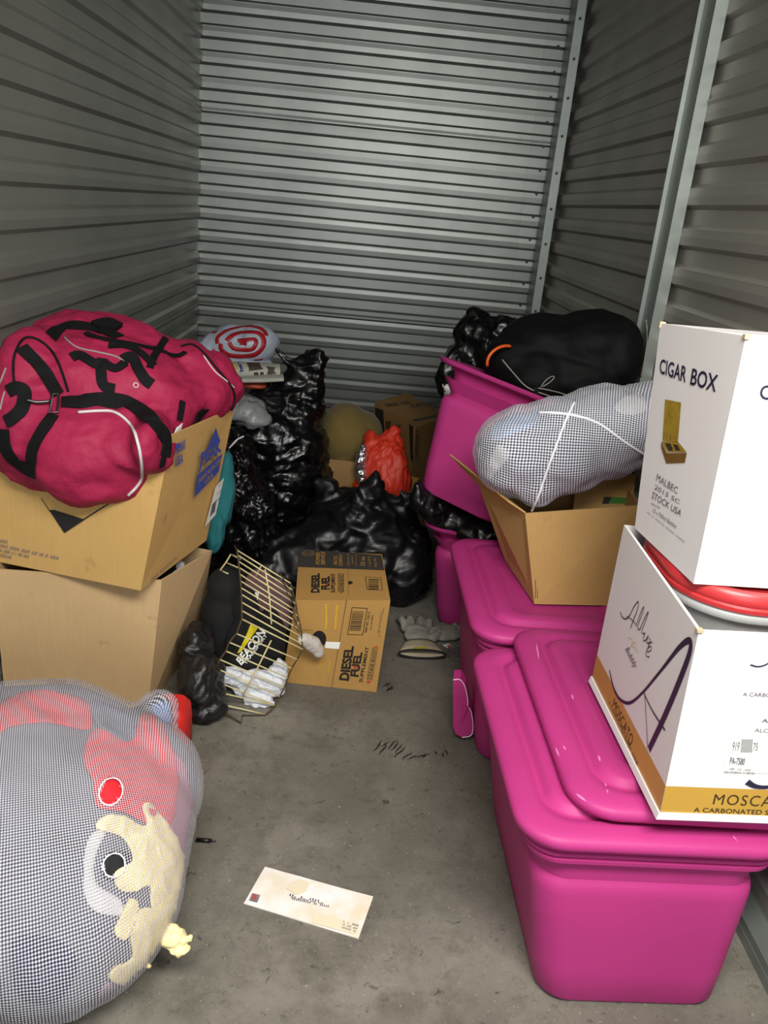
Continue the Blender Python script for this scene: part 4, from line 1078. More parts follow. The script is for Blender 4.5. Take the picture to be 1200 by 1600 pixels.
garment('grey_shirt', 'blue grey cloth between the two red shirts in the net bag', [(142, 1100), (180, 1110), (205, 1125), (212, 1150), (195, 1163), (172, 1150), (150, 1135)], M_c_bg, lift=.004)
garment('blue_cloth', 'light blue cloth in the top right corner of the large net bag', [(236, 1104), (258, 1098), (272, 1118), (262, 1130), (245, 1120)], M_c_blue)
garment('white_cloth', 'pale white strap showing left of the cream gloves in the net bag', [(148, 1300), (164, 1300), (150, 1330), (146, 1360), (152, 1385), (185, 1405), (190, 1430), (150, 1425), (132, 1400), (130, 1350), (136, 1315)], M_whitecloth)
garment('purple_cloth', 'dark purple cloth low in the large net bag', [(20, 1470), (80, 1465), (120, 1500), (90, 1560), (30, 1550)], mat('cloth_purple', '#3b3f5a', .85))
garment('brown_cloth', 'dusty rose cloth at the bottom right of the large net bag', [(165, 1535), (235, 1530), (205, 1575), (150, 1585)], mat('cloth_rose', '#8d7480', .85))
def glovepx(z): return [(x / 2.963, 1060 + y / 2.963) for x, y in z]
for lb_, z in (('cream rubber glove at the top of the glove pile inside the net bag', [(650, 595), (690, 592), (740, 650), (800, 740), (850, 850), (880, 960), (875, 1060), (820, 1100), (740, 1110), (690, 1060), (680, 960), (600, 990), (540, 975), (520, 900), (600, 850), (590, 790), (540, 730), (440, 700), (470, 650), (560, 645), (665, 690)]),
               ('cream rubber glove with a drooping finger left of the pile', [(590, 1020), (625, 1040), (620, 1110), (575, 1200), (545, 1205), (520, 1165), (555, 1090)]),
               ('cream rubber glove at the bottom of the glove pile', [(630, 1075), (700, 1065), (760, 1110), (850, 1130), (860, 1200), (820, 1330), (770, 1405), (640, 1410), (500, 1385), (520, 1330), (600, 1290), (590, 1180)])):
    garment('rubber_glove', lb_, glovepx(z), M_c_cream, th=.003, lift=.003, cat='glove', s=26, a=.005, grid=4)['group'] = 'cream rubber gloves'
for z, r_ in (([(655, 700), (640, 760), (615, 820)], .0075), ([(690, 690), (720, 780), (740, 860)], .007), ([(700, 900), (720, 970), (750, 1030)], .007), ([(620, 1230), (640, 1300), (690, 1330)], .006), ([(640, 1090), (700, 1120), (710, 1190)], .006), ([(480, 655), (550, 660), (600, 690)], .005)):
    P5 = [p + n_ * .002 for p, n_ in lay(b3, glovepx(z), 5)]; nn = len(P5); o = MB().tube(P5, [r_ * (.4 + .6 * sin(pi * (i + 1) / (nn + 1))) for i in range(nn)], 10).build('glove_finger', M_c_cream, bpy.data.objects['rubber_glove'] if z[0][1] < 1060 else bpy.data.objects['rubber_glove.002'], smooth=True)
garment('black_cloth', 'black cloth visible through the lower torn hole of the net bag', [(160, 1340), (175, 1332), (196, 1334), (196, 1360), (178, 1375), (158, 1370)], M_c_black, lift=.008, a=.004)
gp, gn = lay(bv2, [(262, 1462)], 1)[0]
Vp, Fp = blob([(gp + gn * .004, (.022, .018, .016)), (gp + gn * .006 + CR * .012 - CU * .004, (.018, .014, .014)), (gp + gn * .010 + CR * .010 - CU * .016, (.016, .012, .012)), ('c', gp + gn * .006, gp + gn * .012 + CR * .027 + CU * .002, .010, .004), ('c', gp + gn * .006 - CU * .01, gp + gn * .012 + CR * .014 - CU * .022, .009, .004)],
             .0032, 1, lambda v, n: .009 * (ridge(v * 38, 2) - .35))
o = obj('rubber_glove', Vp, Fp, M_c_cream, smooth=False); tag(o, 'crumpled pale yellow glove end poking out through the net, lower right', 'glove', 'cream rubber gloves')

# ---- small things behind / beside the stack
V, Fs = blob([((-.352, 1.92, .085), (.055, .09, .085)), ((-.385, 2.0, .14), (.045, .08, .08)), ((-.335, 1.88, .04), (.05, .05, .04))], .006, 2, crump(14, .022), floor=.002)
o = obj('trash_bag', V, Fs, plastic_film('black_thin_film', '#19181a', .45, 14, .8), smooth=True); tag(o, 'small black plastic bag on the floor beside the bottom left box', 'trash bag', 'black trash bags')
V, Fs = blob([(A(284, 1115, 1.76), (.032, .045, .05))], .008, 3, lambda v, n: .004 * fbm(v * 20, 2), floor=.002)
V, Fs = MB().v, MB().f
rr = [[Vector((x, y, z_)) + Vector((-.385, 1.745, 0)) for x, y in ((-.03, -.03), (.025, -.035), (.03, .04), (-.03, .04))] for z_ in (.0015,)]
R_ = [[Vector((p.x * s - .395, p.y * s + 1.745, z_)) for p in rrect(.09, .11, .025, 0, 5)] for z_, s in ((.002, .9), (.01, 1), (.09, 1.0), (.125, .92), (.14, .7))]
V, Fs = loft(R_); o = obj('red_case', V, Fs, mat('red_nylon', '#d32420', .55), smooth=True); shade_auto(o, 40); tag(o, 'bright red rounded case wedged between net bag and small black bag', 'case')
V, Fs = blob([(A(306, 1008, 2.32), (.012, .03, .05))], .007, 2, crump(20, .004)); o = obj('paper_scrap', V, Fs, M_label, smooth=True); tag(o, 'white paper scrap behind the bottom box of the left stack', 'paper')
V, Fs = blob([((-.380, 2.36, .47), (.030, .05, .10)), ((-.400, 2.33, .38), (.030, .05, .09)), ((-.376, 2.37, .55), (.02, .04, .05))], .007, 3, lambda v, n: .007 * fbm(v * 14, 2) + .006 * ridge(Vector((v.x * 30, v.y * 30, v.z * 6)), 2)); o = obj('teal_cloth', V, Fs, mat('teal_cloth', '#1f6f74', .85, bump=.3, bscale=30, bdist=.006), smooth=True); tag(o, 'teal cloth hanging behind the box printed PEAK', 'cloth')
# envelope
E4 = [atz(414, 1355, .0008), atz(583, 1402, .0008), atz(560, 1467, .0008), atz(381, 1412, .0008)]
NX, NY = 12, 6; V = []; 
for j in range(NY + 1):
    for i in range(NX + 1):
        p = (E4[3].lerp(E4[0], j / NY)).lerp(E4[2].lerp(E4[1], j / NY), i / NX); V.append(p + Vector((0, 0, .0012 + .0022 * abs(noise.noise(p * 14)))))
Nn = len(V); V += [Vector((p.x, p.y, .0004)) for p in V[:Nn]]
Fs = []; w_ = NX + 1
for j in range(NY):
    for i in range(NX): a = j * w_ + i; Fs += [(a, a + 1, a + 1 + w_, a + w_), (Nn + a, Nn + a + w_, Nn + a + 1 + w_, Nn + a + 1)]
bd = list(range(w_)) + [j * w_ + NX for j in range(1, NY + 1)] + [NY * w_ + i for i in range(NX - 1, -1, -1)] + [j * w_ for j in range(NY - 1, 0, -1)]
for i in range(len(bd)): a, b_ = bd[i], bd[(i + 1) % len(bd)]; Fs.append((b_, a, a + Nn, b_ + Nn))
M_env = mat('envelope_paper', '#f2f0f2', .7, col2='#e2d6bd', vscale=14)
en = obj('envelope', V, Fs, M_env, smooth=True); shade_auto(en, 30); tag(en, 'white stamped envelope lying on the concrete floor', 'envelope')
fe = Face(E4[3], E4[2], E4[0], E4[1], out=(0, 0, 1)); dE = .0042
k = MB(); text_q(k, fe, 'll. i. ilii', (452, 1402), (498, 1411), (453, 1399), d=dE); text_q(k, fe, 'iill iliiliil iili iiil', (454, 1405), (504, 1415), (455, 1402.5), d=dE); text_q(k, fe, 'iilliiliil ii liiil', (456, 1408), (513, 1420), (457, 1405), d=dE)
for i, (x1, tx) in enumerate(((559, 'i. i. iliil'), (557, 'ii iil iil'), (555, 'iiliil ii'))): text_q(k, fe, tx, (536 - i, 1443.5 + i * 4.6), (x1, 1450 + i * 4.6), (537 - i, 1440.5 + i * 4.6), d=dE)
ink('written_address', k, M_navy, en)
k = MB(); poly_q(k, fe, [(389, 1409), (394, 1398), (406.5, 1401), (402, 1412.5)], dE); ink('postage_stamp', k, mat('stamp', '#8b8f96', .6, col2='#5b5f6c', vscale=120), en)['label'] = 'postage stamp'
k = MB(); poly_q(k, fe, [(392, 1407), (396, 1399), (402, 1401), (400, 1410)], dE + .0006); ink('stamp_print', k, mat('stamp_red', '#a8524c', .6), en)
M_stain = mat('tan_stain', '#e4d8bd', .8)
k = MB(); poly_q(k, fe, [(448, 1391), (455, 1380), (470, 1376), (484, 1382), (478, 1395), (462, 1400)], dE - .0004); poly_q(k, fe, [(487, 1444), (491, 1429), (520, 1434), (548, 1447), (556, 1462), (530, 1456)], dE - .0004); ink('stain', k, M_stain, en)
# pen tip on the floor
M_pen = mat('black_plastic', '#0c0c0e', .35)
a_, b_ = atz(321, 1313, .006), atz(338, 1314, .006); d_ = (b_ - a_).normalized()
pn = empty('pen', (a_ + b_) / 2 - Vector((0, 0, .006))); tag(pn, 'tip of a black pen on the floor beside the large net bag', 'pen')
MB().tube([a_ - d_ * .02, a_, a_ + d_ * .012], [.0048, .0048, .0042], 12).build('barrel', M_pen, pn, smooth=True)
MB().tube([a_ + d_ * .0115, b_], [.003, .0008], 10).build('metal_tip', M_metal, pn, smooth=True)

# ================================================================ middle: rack, fuel carton, black bags, far cartons
A = at
# ---- fuel supplement carton standing on its side
M_fuel = cardboard('fuel_board', '#b38b4e', .12)
DB = [Vector((-.153, 2.093, .001)), Vector((.125, 2.075, .001)), Vector((.137, 2.43, .001)), Vector((-.145, 2.44, .001))]
t0_, t1_ = Vector((-.127, 2.082, .276)), None
t1_ = on_plane(610, 938, DB[0], DB[1], t0_); t3_ = Vector((-.146, 2.44, .274)); t2_ = on_plane(597, 866, t0_, t1_, t3_)
DT = [t0_, t1_, t2_, t3_]
dc = empty('cardboard_box', (0, 2.26, 0)); tag(dc, 'brown DIESEL FUEL carton lying on its side on the floor beside the wire rack', 'box', 'fuel supplement cartons')
carton(DB, DT, open_top=False).build('box_body', M_fuel, dc)
ff = Face(DB[0], DB[1], DT[0], out=(0, -1, 0)); ft = Face(DT[0], DT[1], DT[3], out=(0, 0, 1))
Z4 = lambda x, y: (450 + x / 6.665, 850 + y / 6.665)
def tq(k, f, s_, bl, br, tl, tr, **kw): text_q(k, f, s_, Z4(*bl), Z4(*br), Z4(*tl), Z4(*tr), **kw)
def pq(k, f, pts, d=.001): poly_q(k, f, [Z4(*p) for p in pts], d)
M_fink = mat('fuel_black_ink', '#231d18', .65); M_redink = mat('red_ink', '#b3402c', .6); M_glue = mat('yellow_glue', '#cfa12c', .4); M_hole = mat('hole_shade_black', '#141113', .9)
M_darkboard = mat('dark_printed_board', '#3a3530', .75); M_goldink = mat('fuel_gold_ink', '#a8813f', .6)
k = MB()
tq(k, ff, 'DIESEL', (635, 1425), (690, 1062), (530, 1412), (590, 1065), bold=.045)
tq(k, ff, 'FUEL', (735, 1385), (780, 1125), (645, 1372), (690, 1130), bold=.045)
tq(k, ff, 'SUPPLEMENT', (775, 1440), (845, 1070), (738, 1435), (808, 1068), bold=.02)
ink('printed_title', k, M_fink, dc)['label'] = 'black printed words DIESEL FUEL SUPPLEMENT'
k = MB(); tq(k, ff, 'CETANE BOOST', (868, 1405), (925, 1085), (832, 1400), (892, 1085), bold=.012)
stroke_q(k, ff, [Z4(*p) for p in ((822, 1408), (882, 1078))], .0012); stroke_q(k, ff, [Z4(*p) for p in ((822, 1408), (874, 1414))], .0012); stroke_q(k, ff, [Z4(*p) for p in ((874, 1414), (934, 1080))], .0012); stroke_q(k, ff, [Z4(*p) for p in ((934, 1080), (884, 1076))], .0012)
stroke_q(k, ff, [Z4(*p) for p in ((668, 660), (620, 940))], .002); stroke_q(k, ff, [Z4(*p) for p in ((620, 940), (778, 945))], .002); stroke_q(k, ff, [Z4(*p) for p in ((778, 945), (825, 668))], .002); stroke_q(k, ff, [Z4(*p) for p in ((825, 668), (668, 660))], .002)
yy = 700; R_ = random.Random(4)
while yy < 905:
    h = R_.choice((4, 7, 11)); dx = -(yy - 700) * .17; pq(k, ff, [(672 + dx, yy), (790 + dx, yy + 3), (790 + dx, yy + h + 3), (672 + dx, yy + h)]); yy += h + R_.choice((5, 7, 10))
tq(k, ff, 'PART NO. 1225-12', (822, 920), (858, 705), (798, 918), (834, 703), bold=.02); tq(k, ff, '(01) 00-00802', (873, 890), (896, 735), (851, 888), (874, 733))
tq(k, ff, 'liil iil il iilil il iliillil', (948, 920), (1003, 670), (938, 918), (993, 668)); tq(k, ff, 'iill ii iil', (955, 968), (968, 900), (946, 966), (960, 898)); tq(k, ff, 'il i il il iliiill', (940, 922), (975, 710), (930, 920), (966, 710))
ink('printed_text', k, M_fink, dc)
k = MB(); pq(k, ff, [(812, 1432), (838, 1420), (866, 1436), (838, 1452)], .0014); pq(k, ff, [(905, 1070), (920, 1055), (935, 1070), (920, 1085)], .0014)
pq(k, ff, [(678, 1280), (700, 1264), (722, 1270), (724, 1290), (700, 1300)], .0016); ink('red_print', k, M_redink, dc)
k = MB(); 
for z in (((395, 622), (400, 750), (395, 890)), ((515, 632), (500, 760), (492, 890))): stroke_q(k, ff, [Z4(*p) for p in z], [.0068, .0052, .0066, .0048], n=3)
for z in (((338, 1212), (330, 1290)), ((435, 1215), (420, 1345))): stroke_q(k, ff, [Z4(*p) for p in z], [.003, .0024], n=3)
ink('glue_strip', k, M_glue, dc)['label'] = 'yellow glue strips'
k = MB(); pq(k, ff, [(395, 1015), (545, 1020), (530, 1092), (383, 1080)], .0012); ink('white_tape', k, M_label, dc)
k = MB(); pq(k, ff, [(325 + 74 * cos(t), 985 + (88 if sin(t) > 0 else 84) * sin(t)) for t in [2 * pi * i / 24 for i in range(24)]][::-1], .0009); ink('hand_hole_shade', k, M_hole, dc)['label'] = 'dark oval patch painting the shade of a hand hole'  # flat near-black patch paints the shade inside the hand hole; nothing is cut
k = MB(); stroke_q(k, ff, [Z4(612, 575), Z4(455, 1490)], [.0018, .0012], .0010); stroke_q(k, ff, [Z4(150, 895), Z4(262, 897)], [.0008, .0008], .0010); ink('flap_seam', k, M_brownink, dc)
# overlapping outer flap
o_ = [plane_hit(ff, *Z4(*p), .0002) for p in ((460, 1490), (905, 1535), (1060, 590), (618, 572))]
# top face
k = MB(); pq(k, ft, [(88, 240), (1003, 275), (975, 118), (118, 48)], .0006); ink('dark_band', k, M_darkboard, dc)['label'] = 'dark printed band'
k = MB()
tq(k, ft, 'DIESEL', (330, 510), (332, 308), (237, 510), (245, 312), bold=.045); tq(k, ft, 'FUEL', (438, 478), (436, 338), (345, 478), (350, 340), bold=.045); tq(k, ft, 'SUPPLEMENT', (492, 510), (490, 308), (447, 510), (447, 312), bold=.02)
for a, b_ in (((808, 345), (965, 355)), ((965, 355), (985, 485)), ((985, 485), (825, 478)), ((825, 478), (808, 345)), ((525, 500), (525, 312)), ((525, 312), (578, 314)), ((578, 314), (578, 502)), ((578, 502), (525, 500))): stroke_q(k, ft, [Z4(*a), Z4(*b_)], [.0016, .0016])
tq(k, ft, 'CETANE BOOST', (572, 496), (572, 320), (535, 496), (535, 320), bold=.01)
yy = 368
while yy < 468: h = R_.choice((3, 5, 8)); pq(k, ft, [(838, yy), (945, yy + 2), (945, yy + h + 2), (838, yy + h)]); yy += h + R_.choice((4, 6, 8))
pq(k, ft, [(625, 395), (650, 385), (680, 405), (650, 425), (628, 420)]); stroke_q(k, ft, [Z4(625, 262), Z4(632, 550)], [.0006, .0006])
ink('printed_text', k, M_fink, dc)
k = MB(); pq(k, ft, [(385, 425), (410, 412), (420, 425), (405, 440)], .0014); pq(k, ft, [(540, 505), (555, 498), (570, 508), (555, 518)], .0014); ink('red_print', k, M_redink, dc)
k = MB(); tq(k, ft, 'POWER', (333, 218), (336, 92), (288, 216), (290, 90), bold=.03, shear=.2); tq(k, ft, 'SERVICE', (385, 222), (385, 84), (343, 220), (345, 82), bold=.03, shear=.2)
tq(k, ft, 'ARCTIC', (512, 224), (514, 125), (474, 222), (478, 124), bold=.02); tq(k, ft, 'FORMULA', (572, 228), (562, 110), (530, 226), (524, 112), bold=.02)
tq(k, ft, '32 oz', (802, 232), (800, 135), (755, 230), (758, 135), bold=.02); tq(k, ft, '(1 QUART)', (872, 240), (862, 130), (842, 238), (834, 130)); tq(k, ft, '946 ML', (930, 245), (915, 145), (902, 244), (890, 145))
tq(k, ft, 'iliiil iil iil', (640, 228), (636, 108), (618, 226), (614, 108)); tq(k, ft, 'iliiliil', (682, 210), (675, 128), (666, 210), (658, 128)); tq(k, ft, 'iliiil iiil iil', (716, 232), (710, 110), (702, 232), (696, 110))
k2 = [Z4(210 + 58 * cos(t), 100 + 27 * sin(t)) for t in [2 * pi * i / 20 for i in range(21)]]; stroke_q(k, ft, k2, [.0022, .0022]); tq(k, ft, 'liil', (172, 108), (248, 112), (174, 92), (248, 96))
ink('printed_text', k, M_goldink, dc)

# ---- second fuel carton far back, turned
B2B = [(.25, 3.30, .001), (.52, 3.47, .001), (.36, 3.79, .001), (.075, 3.62, .001)]
h2 = .485
q0 = atz(650, 668, h2); q1 = atz(586, 628, h2 + .02); q2 = atz(710, 646, h2)
B2T = [q0, q0 + (q2 - q0).normalized() * .30, None, q1]; B2T[2] = B2T[1] + B2T[3] - B2T[0]
B2B = [Vector((p.x, p.y, .001)) for p in B2T]
c2 = empty('cardboard_box', ((B2B[0] + B2B[2]) / 2)); tag(c2, 'tall dim brown printed carton standing by the back wall behind the red bag', 'box', 'fuel supplement cartons')
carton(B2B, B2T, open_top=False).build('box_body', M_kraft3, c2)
fl2 = Face(B2B[3], B2B[0], B2T[3], B2T[0], out=(-1, -.5, 0)); ft2 = Face(B2T[0], B2T[1], B2T[3], out=(0, 0, 1))
Z3 = lambda x, y: (490 + x / 5.217, 600 + y / 5.217)
k = MB(); poly_q(k, fl2, [Z3(*p) for p in ((502, 190), (570, 215), (580, 470), (515, 430))]); poly_q(k, fl2, [Z3(*p) for p in ((780, 325), (812, 345), (812, 650), (790, 600))])
text_q(k, fl2, 'DIESEL', Z3(632, 470), Z3(628, 300), Z3(592, 440), Z3(592, 282), bold=.04); text_q(k, fl2, 'FUEL', Z3(708, 470), Z3(708, 330), Z3(672, 450), Z3(672, 310), bold=.04); text_q(k, fl2, 'SUPPLEMENT', Z3(860, 620), Z3(866, 380), Z3(830, 600), Z3(836, 365))
text_q(k, ft2, 'DIESEL FUEL', Z3(600, 190), Z3(800, 160), Z3(575, 165), Z3(780, 138), bold=.03); text_q(k, ft2, 'SUPPLEMENT', Z3(800, 195), Z3(1050, 160), Z3(785, 170), Z3(1030, 135), bold=.02)
poly_q(k, ft2, [Z3(*p) for p in ((805, 292), (1085, 235), (1095, 250), (830, 308))])
ink('printed_text', k, M_fink, c2)

# ---- small box, olive blanket, box with red bag, foil
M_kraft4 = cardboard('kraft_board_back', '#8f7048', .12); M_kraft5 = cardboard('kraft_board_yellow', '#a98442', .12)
tb0 = [(-.118, 3.10, .001), (.030, 3.09, .001), (.045, 3.42, .001), (-.105, 3.44, .001)]
tbx = empty('cardboard_box', (-.04, 3.26, 0)); tag(tbx, 'small tall brown box holding the olive blanket at the back', 'box', 'brown cardboard boxes')
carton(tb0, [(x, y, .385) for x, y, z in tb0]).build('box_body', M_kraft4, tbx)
V, Fs = blob([((-.035, 3.27, .44), (.115, .14, .135)), ((.03, 3.30, .42), (.09, .14, .12)), ((-.04, 3.25, .32), (.055, .12, .1))], .010, 4, lambda v, n: .010 * fbm(v * 9, 3))
o = obj('blanket', V, Fs, mat('olive_fleece', '#6d5c2c', .95, var=.25, vscale=10, sheen=.1, bump=.3, bscale=60, bdist=.004), smooth=True); tag(o, 'olive brown rolled blanket stuffed in the small tall box', 'blanket')
rb = [(-.008, 2.965, .001), (.205, 2.93, .001), (.285, 3.25, .001), (.04, 3.30, .001)]
rbx = empty('cardboard_box', (.13, 3.1, 0)); tag(rbx, 'open yellowish brown box holding the bright red plastic bag', 'box', 'brown cardboard boxes')
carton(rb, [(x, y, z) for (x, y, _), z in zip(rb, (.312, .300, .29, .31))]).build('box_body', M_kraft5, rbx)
V, Fs = blob([((.125, 3.10, .36), (.10, .11, .14)), ((.10, 3.09, .26), (.10, .10, .1)), ('c', (.14, 3.10, .43), (.15, 3.12, .505), .06, .028), ('c', (.09, 3.10, .43), (.06, 3.12, .49), .055, .028), ((.16, 3.07, .32), (.09, .09, .1))],
             .007, 2, crump(11, .026, (1.4, 1.4, .5)), clip=[((.006, 0, 0), (1, 0, 0))])
o = obj('plastic_bag', V, Fs, plastic_film('red_film', '#c4301a', .55, 8, .5), smooth=True); tag(o, 'bright orange red plastic bag in the yellowish box', 'plastic bag')
rv = bvh(V, Fs)
h_ = A(617, 680, 3.12); MB().tube([h_ + Vector((.016 * cos(t), 0, .028 * sin(t))) for t in [2 * pi * i / 16 for i in range(16)]], .0045, 6, closed=True).build('bag_handle', bpy.data.materials['red_film'], o, smooth=True)
V, Fs = blob([(A(564, 722, 3.04), (.022, .03, .075), (0, 4, 0)), (A(566, 745, 3.04), (.02, .03, .05))], .007, 2, lambda v, n: .008 * noise.noise(v * 60))
o = obj('foil_roll', V, Fs, mat('foil', '#cfcfd2', .25, .95, bump=.8, bscale=90, bdist=.006), smooth=False); tag(o, 'crumpled silver foil sleeve tucked left of the red bag', 'foil')

# ---- black bags
V, Fs = blob([((-.29, 3.08, .28), (.21, .17, .28)), ((-.30, 3.08, .44), (.205, .16, .17)), ((-.27, 3.10, .58), (.16, .11, .12)), ((-.21, 3.11, .68), (.085, .07, .10)), ('c', (-.21, 3.10, .72), (-.16, 3.10, .772), .055, .04), ('c', (-.24, 3.09, .74), (-.31, 3.09, .79), .03, .016), ('c', (-.17, 3.10, .765), (-.125, 3.10, .775), .03, .014)],
             .008, 2, lambda v, n: crump(9, .022, (.7, .7, 1.5))(v, n) + .012 * (ridge(Vector((v.x * 3.5, v.y * 3.5, v.z * 15)) + noise.noise_vector(v * 6) * .5, 3) - .4), floor=.002)
o = obj('trash_bag', V, Fs, M_trash, smooth=True); tag(o, 'tall full black trash bag with a gathered top at the back left', 'trash bag', 'black trash bags')
V, Fs = blob([((-.64, 3.20, .28), (.21, .26, .28)), ((-.60, 3.22, .46), (.22, .22, .15)), ((-.47, 3.10, .52), (.10, .14, .08))], .010, 2, crump(8, .03), floor=.002, clip=[((-.862, 0, 0), (1, 0, 0))])
o = obj('trash_bag', V, Fs, M_trash2, smooth=True); tag(o, 'black trash bag under the newspapers in the back left corner', 'trash bag', 'black trash bags')
V, Fs = blob([((-.36, 2.70, .20), (.13, .13, .20)), ((-.39, 2.68, .36), (.11, .12, .14)), ((-.40, 2.66, .50), (.08, .08, .09)), ((-.31, 2.64, .33), (.07, .08, .08))], .007, 2, crump(13, .028), floor=.002)
o = obj('trash_bag', V, Fs, M_trash2, smooth=True); tag(o, 'wrinkled black trash bag right behind the left box stack', 'trash bag', 'black trash bags')
cv = bvh(V, Fs); Vq, Fq = cord(cv, [(358, 700), (364, 694), (372, 686), (380, 682)], .003, n=4); s_ = obj('drawstring', Vq, Fq, M_seam, o, smooth=True); s_['label'] = 'white drawstring end'
V, Fs = blob([((.08, 2.80, .17), (.235, .24, .20)), ((-.14, 2.66, .12), (.19, .15, .14)), ((-.26, 2.58, .08), (.13, .11, .10)), ((.20, 2.74, .14), (.11, .17, .15)), ((.06, 2.70, .30), (.13, .10, .06), (0, -8, 0)), ((-.06, 2.68, .24), (.14, .10, .06), (0, -14, 0)),
              ('c', (.05, 2.70, .28), (.088, 2.74, .46), .105, .014), ('c', (.10, 2.74, .29), (.095, 2.76, .40), .08, .03), ('c', (.16, 2.76, .27), (.225, 2.78, .37), .06, .022), ('c', (.20, 2.78, .34), (.18, 2.78, .39), .03, .012), ('c', (-.02, 2.80, .28), (-.085, 2.84, .345), .06, .03), ('c', (-.075, 2.84, .35), (-.12, 2.84, .37), .03, .02)],
             .008, 2, lambda v, n: .012 * fbm(v * 6, 3) + crump(6.5, .036, (.7, 1, 1.2))(v, n) + .012 * (ridge(Vector((v.x * 9, v.y * 9, v.z * 4)), 2) - .4), floor=.002)
o = obj('trash_bag', V, Fs, plastic_film('black_heavy_film', '#090a0e', .42, 4, .6, dist=.03), smooth=True); tag(o, 'big half-empty black trash bag sprawled behind the DIESEL FUEL carton with peaked top', 'trash bag', 'black trash bags')

# ---- pile in the back left corner
M_clear = plastic_film('grey_clear_film', '#8b8e90', .4, 10, .8, dist=.02, alpha=.85)
V, Fs = blob([((-.44, 2.98, .585), (.115, .10, .055)), ((-.37, 2.95, .56), (.07, .06, .035))], .009, 3, crump(14, .014)); o = obj('plastic_bag', V, Fs, M_clear, smooth=True); tag(o, 'cloudy grey plastic bag under the newspapers', 'plastic bag')
V, Fs = blob([(A(398, 601, 3.06), (.05, .04, .016))], .007, 3, lambda v, n: .004 * fbm(v * 25, 2)); o = obj('packet', V, Fs, mat('orange_wrap', '#a8452c', .6), smooth=True); tag(o, 'orange red packet under the newspapers', 'packet')
def newspaper(name, label, u0, v0, u1, v1, Y0, Y1, ry, rz, m):
    a, b_ = A(u0, v0, Y0), A(u1, v1, Y1); d = (b_ - a).normalized(); y = Vector((0, 0, 1)).cross(d).normalized(); z = d.cross(y); rings = []
    for i in range(9):
        t = i / 8; c = a.lerp(b_, t); k_ = 1 - .12 * abs(2 * t - 1)
        rings.append([c + y * ry * k_ * cos(s) * (1 if cos(s) > 0 else 1) + z * rz * k_ * math.copysign(abs(sin(s)) ** .7, sin(s)) for s in [2 * pi * j / 20 for j in range(20)]])
    V, Fs = loft(rings); o = obj(name, V, Fs, m, smooth=True); shade_auto(o, 50); tag(o, label, 'newspaper', 'folded newspapers'); return o, bvh(V, Fs)
M_news = mat('newsprint', '#a7a59b', .8, var=.12, vscale=30)
n1, nv = newspaper('newspaper', 'folded colour newspaper roll lying below the white bag with red rings', 322, 577, 437, 580, 3.06, 3.10, .06, .030, M_news)
Z2 = lambda x, y: (290 + x / 5.217, 490 + y / 5.217)
for col, z, lb_ in (('#7c7f58', [(215, 405), (290, 400), (310, 490), (250, 495)], 'print'), ('#3f7a2a', [(300, 400), (355, 395), (375, 485), (325, 490)], 'green'), ('#cdbb2c', [(362, 390), (405, 390), (425, 483), (380, 487)], 'yellow'),
                    ('#2b3f86', [(412, 390), (445, 392), (475, 470), (440, 478)], 'blue'), ('#443a34', [(485, 390), (610, 395), (635, 455), (515, 468)], 'brown'), ('#4b4440', [(655, 430), (735, 440), (738, 490), (665, 498)], 'dark'), ('#3c2f2a', [(555, 480), (590, 478), (595, 503), (560, 505)], 'dk'), ('#3c2f2a', [(605, 478), (635, 476), (638, 500), (608, 502)], 'dk')):
    Vp, Fp = patch(nv, [Z2(*p) for p in z], .0006, .0008, 4, curve=False); m_ = mat('ink_' + lb_, col, .8, var=.5, vscale=70); obj('printed_picture', Vp, Fp, m_, n1)
Vp, Fp = text_on(nv, 'SPRING', Z2(448, 470), Z2(470, 462), Z2(420, 400), Z2(445, 396), bold=.03, lift=.0022); 
newspaper('newspaper', 'thin folded newspaper lying under the colour newspaper', 378, 592, 443, 590, 3.02, 3.04, .05, .012, M_news)
M_bagfilm = plastic_film('white_bag_film', '#a9b3c2', .4, 7, .8, dist=.02)
V, Fs = blob([((-.50, 3.38, .745), (.135, .12, .085)), ((-.42, 3.36, .765), (.09, .10, .075)), ((-.57, 3.38, .72), (.09, .1, .08)), ((-.48, 3.36, .67), (.14, .1, .05))], .0085, 4, lambda v, n: .010 * fbm(v * 9, 3) + .008 * (ridge(v * 7, 2) - .4))
tg = obj('shopping_bag', V, Fs, M_bagfilm, smooth=True); tag(tg, 'white plastic shopping bag printed with red rings on top of the back left pile', 'shopping bag')
tv = bvh(V, Fs); M_redp = mat('red_bag_print', '#9c1420', .5)
def rg(z, w_):
    w_ *= 1.22; Vq, Fq = strap(tv, [Z2(*p) for p in z], w_, .0005, .0012, n=6, sm=1); obj('red_ring', Vq, Fq, M_redp, tg, smooth=True)
rg([(262, 245), (262, 195), (330, 142), (420, 115), (520, 103), (600, 118), (645, 150), (655, 182)], .0155)
rg([(290, 245), (292, 290), (350, 335), (450, 348), (560, 335), (620, 285), (638, 220), (605, 165), (540, 152), (450, 155), (380, 180), (335, 222)], .0165)
rg([(355, 235), (385, 278), (440, 292), (535, 292), (572, 250), (565, 212), (500, 214), (425, 222)], .0135)
rg([(440, 244), (470, 240), (500, 246)], .013); rg([(212, 302), (238, 330), (262, 358)], .022); rg([(560, 378), (600, 374), (630, 368)], .009); rg([(212, 158), (235, 153), (258, 150)], .010)

